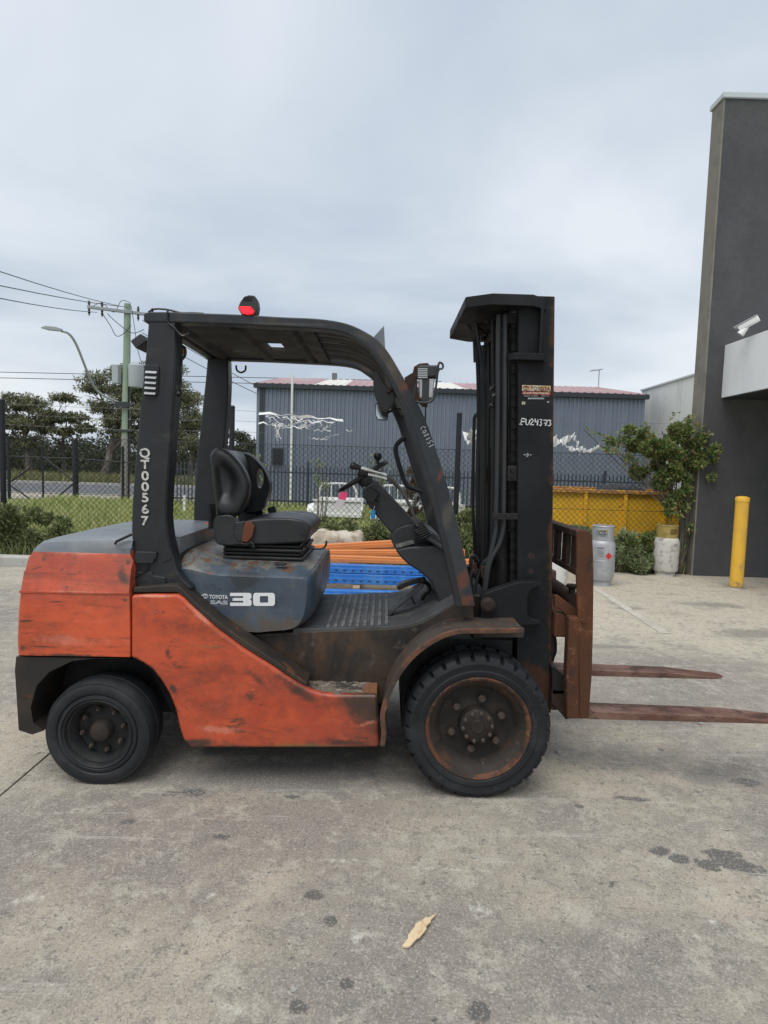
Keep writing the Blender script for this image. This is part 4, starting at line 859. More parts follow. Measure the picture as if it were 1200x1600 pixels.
worn('orange_frame', (0.56, 0.090, 0.035), [
    dict(c=(0.40, 0.060, 0.028), s=3.0, lo=.42, hi=.66, d=8),
    dict(c=(0.19, 0.052, 0.034), s=2.0, lo=.44, hi=.66, d=9, r=.72, a=.6),
    dict(c=(0.20, 0.050, 0.030), s=4.5, st=(.8, 1, 1.3), lo=.50, hi=.60, d=12, r=.80, a=.36), dict(c=(0.075, 0.042, 0.030), s=8, st=(.6, 1, 1.4), lo=.575, hi=.62, d=12, r=.80, a=.75),
    dict(c=(0.50, 0.12, 0.075), s=26, st=(.4, 1, 1.4), lo=.52, hi=.68, d=8, r=.75, a=.35),
    dict(c=(0.17, 0.042, 0.024), s=4, st=(.6, 1, 1.6), lo=.48, hi=.70, d=10, r=.74, a=.85),
    dict(c=(0.075, 0.045, 0.032), s=6, st=(.05, 1, 5), lo=.60, hi=.66, d=10, r=.76, a=.6), dict(c=(0.10, 0.05, 0.034), s=30, lo=.675, hi=.70, d=6, r=.65, a=.8), dict(c=(0.56, 0.20, 0.14), s=34, st=(.5, 1, 1.4), lo=.67, hi=.71, d=6, r=.65, a=.5),
    dict(c=(0.11, 0.042, 0.028), s=1.6, st=(1, 1, 1.3), lo=.52, hi=.76, d=10, r=.78, a=.42),
    dict(c=(0.062, 0.04, 0.028), s=4.0, g=((.80, 0, .60), -.08, .26, .85), lo=.50, hi=.78, d=9, r=.7, a=.95),
    dict(c=(0.10, 0.06, 0.035), s=6, g=((0, 0, -1), -.30, -.15, .60), lo=.52, hi=.78, d=9, r=.72, a=.85),
    dict(c=(0.58, 0.20, 0.13), s=16, side=1, k=3.0, lo=.3, hi=.9, d=9, r=.78, a=.75, blobs=[SB(312, 962, .13, .022, -.78), SB(245, 932, .12, .012, 0), SB(575, 1130, .10, .02, .3), SB(340, 1140, .18, .03, 0)]),
    dict(c=(0.05, 0.035, 0.026), s=9, side=1, k=2.2, lo=.15, hi=.95, d=9, r=.74, a=.92, blobs=[SB(548, 1098, .20, .085, 0), SB(470, 1082, .18, .045, -.6), SB(585, 1110, .06, .12, 0), SB(540, 1160, .25, .03, 0), SB(300, 1160, .16, .03, 0), SB(262, 1020, .02, .035, 0), SB(235, 1044, .06, .025, -.6), SB(270, 1075, .025, .05, .4), SB(400, 1060, .14, .03, -.7)]),
    dict(c=(0.20, 0.14, 0.05), s=9, side=1, k=2.0, lo=.1, hi=.8, d=9, r=.74, a=.6, blobs=[SB(330, 1010, .13, .008, 0), SB(480, 1166, .3, .018, 0)]),
    dict(c=DIRT, s=14, st=(.5, 1, 1.2), lo=.61, hi=.66, d=9, r=.74, a=.85)], rough=.42, bump=(45, .2, .005), spec=.45)
worn('dirty_black', (0.0224, 0.0189, 0.0161), [dict(c=(0.0455, 0.0315, 0.0210), s=4, lo=.45, hi=.65, d=8), dict(c=RUST, s=8, lo=.60, hi=.72, d=9, a=.7)], rough=.6, bump=(40, .25, .005))
worn('frame_brown', (0.055, 0.038, 0.026), [dict(c=(0.020, 0.018, 0.017), s=2.4, lo=.42, hi=.60, d=9, r=.68), dict(c=(0.10, 0.052, 0.026), s=4, st=(1, 1, .4), lo=.50, hi=.70, d=9, r=.7, a=.85), dict(c=(.12, .10, .08), s=14, lo=.58, hi=.70, d=8, a=.5)], rough=.5, bump=(30, .3, .006))
worn('fender_brown', (0.060, 0.045, 0.036), [dict(c=(0.032, 0.027, 0.024), s=3, lo=.42, hi=.60, d=9, r=.7), dict(c=(0.14, 0.055, 0.028), s=6, lo=.52, hi=.62, d=10, r=.76, a=.8), dict(c=(.13, .115, .095), s=20, lo=.60, hi=.68, d=8, a=.6)], rough=.6, bump=(40, .3, .005))
worn('fender_lip', (0.14, 0.062, 0.034), [dict(c=(0.05, 0.036, 0.028), s=7, lo=.45, hi=.6, d=9), dict(c=(.27, .11, .05), s=16, lo=.58, hi=.68)], rough=.8, bump=(80, .4, .005))
worn('hood_blue', (0.050, 0.070, 0.096), [dict(c=(0.082, 0.105, 0.132), s=3.5, lo=.42, hi=.66, d=9, r=.68), dict(c=(0.125, 0.125, 0.118), s=4, st=(1, 1, .6), lo=.50, hi=.66, d=10, r=.76, a=.7),
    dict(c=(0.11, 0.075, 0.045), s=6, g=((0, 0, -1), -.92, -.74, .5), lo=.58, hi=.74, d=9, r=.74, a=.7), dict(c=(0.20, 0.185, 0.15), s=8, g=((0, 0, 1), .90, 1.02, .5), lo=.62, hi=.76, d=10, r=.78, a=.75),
    dict(c=(0.022, 0.026, 0.030), s=6, lo=.53, hi=.64, d=10, r=.76, a=.75), dict(c=(0.13, 0.06, 0.028), s=16, g=((0, 0, 1), .85, 1.02, .3), lo=.64, hi=.70, d=8, a=.8)], rough=.42, bump=(30, .2, .005), spec=.5)
worn('cover_grey', (0.1445, 0.1615, 0.1827), [dict(c=(0.2040, 0.2167, 0.2295), s=3, lo=.42, hi=.66, d=8), dict(c=(0.0850, 0.0935, 0.1020), s=6, st=(1, .4, 1), lo=.54, hi=.70, d=9), dict(c=(0.2550, 0.2295, 0.1785), s=12, lo=.6, hi=.7, a=.5)], rough=.42, bump=(25, .1, .004), spec=.5)
worn('guard_black', (0.0158, 0.0180, 0.0216), [dict(c=(0.0245, 0.0274, 0.0317), s=3, lo=.42, hi=.66, d=8), dict(c=(0.0612, 0.0540, 0.0446), s=9, st=(.5, 1, 1), lo=.57, hi=.70, d=9, a=.6), dict(c=RUST, s=5, lo=.66, hi=.74, d=9, a=.7)], rough=.5, bump=(60, .12, .003))
worn('pillar_black', (0.0203, 0.0234, 0.0289), [dict(c=(0.0351, 0.0390, 0.0445), s=3, lo=.45, hi=.66, d=8), dict(c=(0.0780, 0.0585, 0.0429), s=5, st=(1, 1, .35), lo=.52, hi=.70, d=9, a=.7), dict(c=(0.1326, 0.0507, 0.0273), s=4, g=((0, 0, -1), -1.45, -.78, .45), lo=.56, hi=.72, d=9, a=.75),
    dict(c=(0.12, 0.040, 0.022), s=14, side=1, k=2.2, lo=.2, hi=.8, d=9, r=.74, a=.85, blobs=[SB(634, 600, .05, .04, .6), SB(626, 652, .025, .03, 0), SB(725, 915, .05, .10, -.3), SB(690, 745, .02, .05, -.3), SB(735, 940, .05, .03, 0)]),
    dict(c=(0.085, 0.075, 0.062), s=10, side=1, k=2.2, lo=.2, hi=1.0, d=9, r=.74, a=.7, blobs=[SB(700, 810, .04, .30, -.30), SB(560, 520, .12, .05, .5), SB(610, 570, .05, .10, -.5), SB(440, 500, .35, .012, 0)])], rough=.5, bump=(50, .15, .003))
worn('roof_under', (0.0195, 0.0165, 0.0135), [dict(c=(0.0375, 0.0300, 0.0225), s=4, lo=.45, hi=.65, d=8)], rough=.7)
worn('mast_black', (0.0079, 0.0086, 0.0101), [dict(c=(0.0151, 0.0158, 0.0173), s=4, lo=.45, hi=.68, d=8), dict(c=(0.0720, 0.0302, 0.0144), s=7, g=((1, 0, .042), .79, .885, .50), lo=.60, hi=.74, d=10, r=.74, a=.9), dict(c=(0.0720, 0.0288, 0.0144), s=5, g=((0, 0, -1), -1.0, -.4, .42), lo=.58, hi=.72, d=9, a=.7)], rough=.6, spec=.25, bump=(70, .15, .003))
worn('mast_inner', (0.0075, 0.0071, 0.0071), [dict(c=(0.0210, 0.0158, 0.0120), s=6, lo=.48, hi=.66, d=8)], rough=.6)
worn('rust', (0.0820, 0.0328, 0.0164), [dict(c=(0.1640, 0.0574, 0.0230), s=7, st=(1, 1, .6), lo=.50, hi=.70, d=9, r=.7), dict(c=(0.0262, 0.0197, 0.0180), s=5, st=(1.2, 1, .6), lo=.50, hi=.66, d=9, r=.74, a=.85), dict(c=(0.2296, 0.1066, 0.0533), s=24, lo=.58, hi=.68, a=.5)], rough=.8, bump=(90, .5, .005), spec=.3)
worn('rust_dark', (0.0279, 0.0161, 0.0112), [dict(c=(0.0682, 0.0279, 0.0136), s=8, lo=.48, hi=.66, d=9)], rough=.8, bump=(90, .4, .004))
worn('fork_rust', (0.115, 0.052, 0.035), [dict(c=(0.20, 0.115, 0.085), s=3, st=(.5, 1, 1), lo=.45, hi=.62, d=10, r=.74), dict(c=(0.055, 0.028, 0.020), s=8, st=(.5, 1, 1), lo=.50, hi=.60, d=10, r=.78), dict(c=(0.30, 0.22, 0.18), s=14, st=(.3, 2, 1), lo=.60, hi=.68, d=9, r=.75, a=.7)], rough=.55, bump=(80, .4, .004))
worn('rubber', (0.0101, 0.0115, 0.0144), [dict(c=(0.0245, 0.0252, 0.0266), s=5, lo=.45, hi=.68, d=8), dict(c=(0.0432, 0.0396, 0.0346), s=16, lo=.58, hi=.7, d=8, a=.6)], rough=.7, bump=(90, .3, .003), spec=.35)
worn('rubber_old', (0.0144, 0.0158, 0.0187), [dict(c=(0.0302, 0.0310, 0.0331), s=5, lo=.45, hi=.68, d=8)], rough=.6, bump=(90, .2, .003), spec=.35)
worn('rim_rust', (0.030, 0.023, 0.018), [dict(c=(0.085, 0.036, 0.019), s=5, lo=.52, hi=.70, d=10, r=.75, a=.8), dict(c=(0.014, 0.012, 0.011), s=8, lo=.50, hi=.64, d=9, r=.72), dict(c=(.12, .085, .06), s=26, lo=.62, hi=.70, a=.6)], rough=.75, bump=(70, .45, .005))
worn('bolt_steel', (0.050, 0.040, 0.033), [dict(c=(0.09, 0.06, 0.045), s=40, lo=.5, hi=.65)], rough=.55)
worn('rim_edge', (0.12, 0.050, 0.026), [dict(c=(0.032, 0.022, 0.017), s=9, lo=.42, hi=.58, d=9, r=.72), dict(c=(.22, .10, .05), s=18, lo=.56, hi=.68, d=8, a=.7)], rough=.8, bump=(80, .5, .005))
worn('hub_dark', (0.0156, 0.0126, 0.0108), [dict(c=(0.0330, 0.0228, 0.0162), s=9, lo=.48, hi=.66, d=8)], rough=.65, bump=(60, .3, .004))
worn('rim_black', (0.0126, 0.0133, 0.0140), [dict(c=(0.0245, 0.0238, 0.0231), s=8, lo=.48, hi=.66, d=8)], rough=.6, bump=(60, .25, .004))
worn('vinyl', (0.0161, 0.0175, 0.0196), [dict(c=(0.0280, 0.0294, 0.0322), s=5, lo=.45, hi=.66, d=7)], rough=.42, bump=(250, .12, .002), spec=.5)
worn('vinyl_dusty', (0.06, 0.063, 0.068), [dict(c=(0.035, 0.037, 0.04), s=6, lo=.45, hi=.62, d=7)], rough=.5, bump=(250, .12, .002), spec=.5)
worn('bellows', (0.010, 0.010, 0.011), rough=.55)
worn('dash_plastic', (0.0288, 0.0310, 0.0338), [dict(c=(0.0432, 0.0446, 0.0461), s=5, lo=.45, hi=.68, d=7), dict(c=(0.0720, 0.0648, 0.0540), s=12, lo=.62, hi=.72, a=.5)], rough=.55, bump=(300, .15, .002))
worn('dash_dust', (0.17, 0.165, 0.155), [dict(c=(0.08, 0.08, 0.08), s=14, lo=.45, hi=.6)], rough=.7)
worn('black_plastic', (0.012, 0.012, 0.013), rough=.4)
worn('floor_mat', (0.0638, 0.0675, 0.0713), [dict(c=(0.0375, 0.0390, 0.0405), s=5, lo=.42, hi=.62, d=8), dict(c=(0.1125, 0.1087, 0.0975), s=9, lo=.55, hi=.7, d=9, a=.7)], rough=.7, bump=(60, .25, .004))
worn('floor_rib', (0.13, 0.132, 0.13), [dict(c=(0.07, 0.072, 0.074), s=12, lo=.45, hi=.6, d=8)], rough=.7)
worn('step_worn', (0.16, 0.13, 0.10), [dict(c=(0.045, 0.04, 0.035), s=9, lo=.45, hi=.58, d=9), dict(c=(0.30, 0.26, 0.21), s=22, lo=.52, hi=.62, d=8), dict(c=(.20, .085, .04), s=10, g=((1, 0, 0), -.25, 0, .5), lo=.55, hi=.65)], rough=.85, bump=(50, .8, .012))
worn('chrome', (0.75, 0.75, 0.74), [dict(c=(0.4, 0.39, 0.37), s=20, lo=.56, hi=.70)], rough=.28, metal=1.0)
worn('chrome_dull', (0.11, 0.10, 0.095), rough=.45, metal=.7)
worn('lettering_white', (0.72, 0.73, 0.73), [dict(c=(0.40, 0.42, 0.44), s=60, lo=.60, hi=.68)], rough=.5)
worn('lettering_silver', (0.58, 0.56, 0.52), [dict(c=(0.20, 0.19, 0.18), s=60, lo=.54, hi=.62, d=6)], rough=.4, metal=.2)
worn('lettering_grey', (0.40, 0.42, 0.44), rough=.5)
worn('decal_tan', (0.50, 0.36, 0.20), [dict(c=(0.70, 0.66, 0.58), s=25, lo=.5, hi=.6), dict(c=(.30, .14, .06), s=30, lo=.58, hi=.68)], rough=.6)
worn('decal_red', (0.38, 0.05, 0.04), [dict(c=(0.55, 0.30, 0.26), s=60, lo=.56, hi=.62)], rough=.6)
worn('decal_brown', (0.10, 0.035, 0.02), rough=.6)
worn('decal_dim', (0.035, 0.012, 0.010), [dict(c=(0.012, 0.011, 0.012), s=70, lo=.48, hi=.58)], rough=.6)
worn('sticker_cream', (0.50, 0.46, 0.36), [dict(c=(0.25, 0.2, 0.14), s=90, lo=.5, hi=.6)], rough=.6)
worn('tag_white', (0.74, 0.66, 0.68), rough=.5); worn('tag_pink', (0.70, 0.05, 0.16), rough=.5); worn('tag_blue', (0.02, 0.24, 0.50), rough=.45)
worn('mirror_glass', (0.62, 0.66, 0.68), rough=.08, metal=1.0)
worn('lamp_lens', (0.45, 0.46, 0.46), rough=.15, metal=.5)
worn('amber', (0.75, 0.24, 0.02), rough=.25)
worn('orange_belt', (0.14, 0.042, 0.02), [dict(c=(0.14, .05, .03), s=20, lo=.5, hi=.65)], rough=.7)
m_ = worn('red_lamp', (0.6, 0.01, 0.01), rough=.3, rvar=0)
m_.node_tree.nodes['Principled BSDF'].inputs['Emission Color'].default_value = (1, 0.008, 0.02, 1); m_.node_tree.nodes['Principled BSDF'].inputs['Emission Strength'].default_value = 1.6

FK = thing('forklift', 'weathered orange and black diesel forklift with rusty forks, parked side-on', 'forklift', (0, YC, 0))
def both(name, g, mat, bevel=0, seg=2, smooth=35, parent=FK):
    a = obj(name, g, mat, parent, bevel, seg, smooth); b = obj(name, g.mirror(YC), mat, parent, bevel, seg, smooth)
    return a, b

# ---------------- counterweight
cwY = W(.575)
sil = [(24, 1024), (23, 1000), (25, 953), (28, 923), (33, 893), (39, 869), (46, 860), (60, 857), (110, 855), (160, 854), (196, 855.5), (201, 875), (202, 926), (203, 975), (203, 1027)]
o_low = XZ(sil, cwY); o_top = XZ(sil, W(.52))
zcr = P(100, 924, cwY).z
def cw_ring(y, dx, cap, lift=0):
    src = o_low if y <= cwY + .001 or y >= 2 * YC - cwY - .001 else o_low
    r_ = []
    for i, (x, z) in enumerate(src):
        z2 = min(z, cap) if i not in (0, 14) else z
        xx = x + dx if i <= 7 else x
        if z > zcr + .01 and i <= 7: xx += (z - min(z, cap)) * .0
        r_.append((xx, y, z2))
    return r_
ztop = P(150, 855, W(.50)).z
o_low = [(x, zcr + (z - zcr) * (ztop - zcr) / (max(q[1] for q in o_low) - zcr) if z > zcr else z) for x, z in o_low]
ys = [(-.575, .05, zcr), (-.572, .015, zcr + .006), (-.55, -.002, zcr + (ztop - zcr) * .55), (-.525, -.012, zcr + (ztop - zcr) * .88), (-.49, -.022, ztop), (-.25, -.06, ztop), (0, -.07, ztop), (.25, -.06, ztop), (.49, -.022, ztop), (.525, -.012, zcr + (ztop - zcr) * .88), (.55, -.002, zcr + (ztop - zcr) * .55), (.572, .015, zcr + .006), (.575, .05, zcr)]
obj('counterweight', G().loft([cw_ring(YC + y, dx, cap) for y, dx, cap in ys]), 'orange_paint', FK, bevel=.012, seg=3, smooth=32)
# crease moulding along the flank
pa, pb = P(30, 924, cwY), P(200, 927, cwY)
for s in (-1, 1):
    yy = YC + s * .577
    obj('moulding', G().prism([(pa.x, pa.z - .007), (pa.x, pa.z + .004), (pb.x, pb.z + .004), (pb.x, pb.z - .007)], yy + .0005 - .002, yy + .0005 + .002), 'orange_paint', FK, bevel=.0018)
# lower dark part with the wheel arch
low = [(25, 1026), (23, 1047), (26, 1095), (29, 1141), (50, 1148), (68, 1142), (52, 1130), (48, 1105), (57, 1072), (77, 1050), (113, 1033), (150, 1029), (203, 1029)]
obj('counterweight_base', G().prism(XZ(low, W(.565)), W(.565), YC + .565), 'dirty_black', FK, bevel=.012)
obj('light_block', G().prism(XZ([(60, 1029), (200, 1029), (285, 1029), (285, 1120), (230, 1120), (110, 1090), (60, 1090)], W(.36)), W(.30), YC + .30), 'rim_black', FK)  # added dark block that stops light passing through the wheel arch
# ---------------- rear cover
zc = P(150, 840, W(.3)).z
gx0, gx1 = P(42, 862, W(.50)).x, P(276, 872, W(.44)).x
def crown(y): return 1 - .35 * (abs(y) / .53) ** 4
rings = []
prof = [(0.0, -.055), (.012, -.02), (.05, .012), (.12, .028), (.25, .038), (.45, .046), (.6, .05), (.80, .05), (1.0, .045)]
gxl = P(207, 840, W(.50)).x
for y in (-.525, -.51, -.46, -.402, -.398, 0, .398, .402, .46, .51, .525):
    e = abs(y); d_ = -.045 if e > .52 else (-.014 if e > .50 else (-.003 if e > .45 else 0))
    gxe = gx1 if e < .40 else gxl
    top = [(min(gx0 + (gx1 - gx0) * t, gxe) + .03 * (1 - t) * (e / .535) ** 2, YC + y, ztop + .008 + h_ * .85 + d_) for t, h_ in prof]
    bot = [(x, yy, ztop - (.10 if e > .40 else .22)) for x, yy, z in reversed(top)]
    rings.append(top + bot)
cov = obj('rear_cover', G().loft(rings), 'cover_grey', FK, smooth=45)
g = G().tube([P(180, 850, W(.53)), P(182, 846, W(.535)), P(206, 835, W(.52))], .006, 6)
obj('seal', g, 'bellows', cov)
obj('radiator_cap', G().tube([P(322, 823, YC + .25), P(329, 822, YC + .25)], .022, 10), 'hazard_red', FK)
# ---------------- frame side panels (orange)
bp = [(204, 930), (240, 929), (277, 929), (286, 935), (300, 949), (333, 979), (380, 1014), (420, 1039), (447, 1057), (468, 1070), (486, 1079), (503, 1084), (525, 1086), (590, 1086), (592, 1130), (592, 1168), (500, 1169), (380, 1169), (299, 1169), (286, 1158), (279, 1135), (274, 1110), (263, 1083), (250, 1062), (238, 1048), (224, 1037), (211, 1030), (204, 1029)]
both('side_panel', G().prism(XZ(bp, W(.57)), W(.57), W(.53)), 'orange_frame', bevel=.016, seg=4)
# dark trim between panel and hood
tr_ = [(208, 926), (208, 918), (262, 914), (278, 915), (290, 925), (308, 943), (340, 970), (386, 1003), (430, 1032), (470, 1060), (480, 1066), (480, 1075), (447, 1054), (420, 1036), (380, 1011), (333, 976), (300, 946), (286, 932), (277, 926)]
both('edge_trim', G().prism(XZ(tr_, W(.55)), W(.553), W(.42)), 'dirty_black', bevel=.006)
# inner side of the frame behind the step, floor and step
rec = [(395, 1000), (384, 992), (430, 989), (505, 985), (560, 983), (613, 981), (640, 977), (660, 971), (683, 958), (716, 938), (740, 945), (742, 985), (700, 985), (660, 1000), (625, 1030), (605, 1062), (602, 1100), (440, 1100), (400, 1040)]
both('frame_side', G().prism(XZ(rec, W(.40)), W(.40), W(.36)), 'frame_brown', bevel=.010, seg=3)
obj('chassis', G().prism(XZ([(215, 1000), (395, 1010), (600, 1010), (600, 1165), (300, 1165), (240, 1060)], W(.36)), W(.355), YC + .355), 'rim_black', FK)
obj('axle_housing', G().box(.12, .66, W(.325), YC + .325, .20, .66).tube([(P(746, 1127, 2.7).x, W(.5), .33), (P(746, 1127, 2.7).x, YC + .5, .33)], .09, 16), 'rim_black', FK)
zst = P(540, 1085, W(.57)).z
sx0, sx1 = P(478, 1080, W(.57)).x, P(590, 1080, W(.57)).x
for s in (-1, 1):
    ya, yb = (W(.568), W(.37)) if s == -1 else (YC + .37, YC + .568)
    st = obj('step', G().box(sx0 - .02, sx1 - .002, ya + .006, yb, zst - .03, zst - .004), 'step_worn', FK, bevel=.004)
    for i in range(5):
        x = sx0 + .03 + (sx1 - sx0 - .04) * i / 5
        obj('tread_bar', G().box(x, x + .03, ya + .04, yb - .03, zst - .005, zst - .001), 'step_worn', st, bevel=.002)
zf = P(560, 983, W(.41)).z
fx = [P(x_, y_, W(.41)) for x_, y_ in ((505, 985), (613, 981), (640, 977), (660, 971), (683, 958), (716, 938))]
flo = [(p.x, p.z + .004) for p in fx]
obj('floor_plate', G().prism([(flo[0][0] - .15, flo[0][1])] + flo + [(x, z - .06) for x, z in reversed(flo)] + [(flo[0][0] - .15, flo[0][1] - .06)], W(.398), YC + .398), 'floor_mat', FK, bevel=.006)
for i in range(9):
    x = flo[0][0] + .01 + i * .036
    zq = flo[0][1] + (flo[1][1] - flo[0][1]) * min(1, (x - flo[0][0]) / (flo[1][0] - flo[0][0]))
    obj('mat_rib', G().box(x, x + .017, W(.38), YC + .38, zq - .004, zq + .007), 'floor_rib', FK, bevel=.002)
obj('mat_badge', G().box(P(560, 963, 2.95).x - .04, P(560, 963, 2.95).x + .07, W(.33), W(.27), flo[0][1] - .001, flo[0][1] + .0085), 'dirty_black', FK)
# ---------------- engine hood
hz = P(400, 874, W(.22)).z
hd = [(277, 874), (279, 890), (287, 908), (302, 928), (342, 963), (376, 987), (434, 986), (466, 983), (482, 973), (490, 955), (494, 928), (494, 900), (491, 890)]
pts = XZ(hd, W(.44))
xs_ = pts[0][0]
pts += [(pts[-1][0] - .02, hz - .012), (pts[-1][0] - .05, hz), (xs_ + .22, hz + .002), (xs_ + .13, hz + .022), (xs_ + .07, hz + .045), (xs_ + .002, hz + .05)]
hxm = max(p[0] for p in pts)
def hood_ring(y):
    e = abs(y) / .44; o = []
    for x, z in pts:
        t = max(0, (x - (hxm - .30)) / .30)               # towards the front
        h_ = max(0, (z - (hz - .12)) / .12); lw = max(0, ((hz - .16) - z) / .14)
        o.append((x - .045 * t * e ** 9, YC + y, z - .050 * h_ * e ** 7))
    return o
pts = spl(pts, 2, True)
hood = obj('engine_hood', G().loft([hood_ring(y) for y in (-.44, -.436, -.425, -.40, -.36, -.30, -.2, 0, .2, .30, .36, .40, .425, .436, .44)]), 'hood_blue', FK, bevel=.012, seg=3, smooth=50)
obj('hood_seal', G().tube([(gx1 + .004, YC + y, hz + .048 - (.02 if abs(y) > .4 else 0)) for y in (-.44, -.3, 0, .3, .44)], .007, 6), 'bellows', hood)
obj('hood_latch', G().box(P(437, 893, W(.36)).x - .02, P(437, 893, W(.36)).x + .035, W(.39), W(.36), hz, hz + .012), 'black_plastic', hood, bevel=.004)
# lettering on the hood side
hy = W(.442)
def hp(px, py): return P(px, py, hy)
g = G()
def rect(px0, py0, px1, py1):
    a, b = hp(px0, py0), hp(px1, py1); g.add([(a.x, hy, a.z), (b.x, hy, a.z), (b.x, hy, b.z), (a.x, hy, b.z)], [(0, 1, 2, 3)])
def oct_(px0, py0, px1, py1, c):
    return [(px0 + c, py0), (px1 - c, py0), (px1 - c * .3, py0 + c * .3), (px1, py0 + c), (px1, py1 - c), (px1 - c * .3, py1 - c * .3), (px1 - c, py1), (px0 + c, py1), (px0 + c * .3, py1 - c * .3), (px0, py1 - c), (px0, py0 + c), (px0 + c * .3, py0 + c * .3)]
o3 = [(359.5, 926.3), (390, 926.3), (392.8, 928.5), (393, 934), (390.5, 936.4), (393, 938.8), (393, 944.5), (391, 946.8), (359.5, 946.8), (359.5, 941.6), (380, 941.6), (380, 938.8), (363.5, 938.8), (363.5, 934.2), (380, 934.2), (380, 931.4), (359.5, 931.4)]
g.add([(p.x, hy, p.z) for p in (hp(*q) for q in o3)], [tuple(range(len(o3)))])
oo, oi = oct_(395.5, 926.3, 429.5, 946.8, 4), oct_(406, 931.4, 419, 941.6, 1.5)
n = len(oo)
g.add([(p.x, hy, p.z) for p in (hp(*q) for q in oo + oi)], [(i, (i + 1) % n, (i + 1) % n + n, i + n) for i in range(n)])
obj('model_number', g, 'lettering_white', hood, smooth=0)
a, b = hp(327, 935.2), hp(356, 936)
text('maker_lettering', 'TOYOTA', .026, (a.x, hy, a.z), b - a, (0, 0, 1), 'lettering_white', hood, width=(b - a).length, bold=.0006)
a, b = hp(328.5, 943.6), hp(356, 944.4)
text('maker_lettering', 'SAS', .025, (a.x, hy, a.z), b - a, (0, 0, 1), 'lettering_grey', hood, width=(b - a).length, bold=.0012)
a, b = hp(335, 946.3), hp(356, 946.8)
obj('maker_lettering', G().add([(a.x, hy, a.z), (b.x, hy, a.z), (b.x, hy, b.z - .001), (a.x, hy, b.z - .001)], [(0, 1, 2, 3)]), 'sticker_cream', hood, smooth=0)
c_ = hp(320, 931.5)
def ell(g, cx, cz, rx, rz_, th, y):
    n = 28; v = []
    for k in (1, 0):
        for i in range(n): v.append((cx + (rx - th * k) * math.cos(2 * math.pi * i / n), y, cz + (rz_ - th * k) * math.sin(2 * math.pi * i / n)))
    g.add(v, [(i, (i + 1) % n, (i + 1) % n + n, i + n) for i in range(n)])
g = G(); ell(g, c_.x, c_.z, .0165, .0115, .0024, hy); ell(g, c_.x, c_.z, .0055, .0100, .0018, hy - .0006); ell(g, c_.x, c_.z + .0048, .0115, .0048, .0018, hy - .0012)
obj('maker_emblem', g, 'lettering_white', hood, smooth=0)

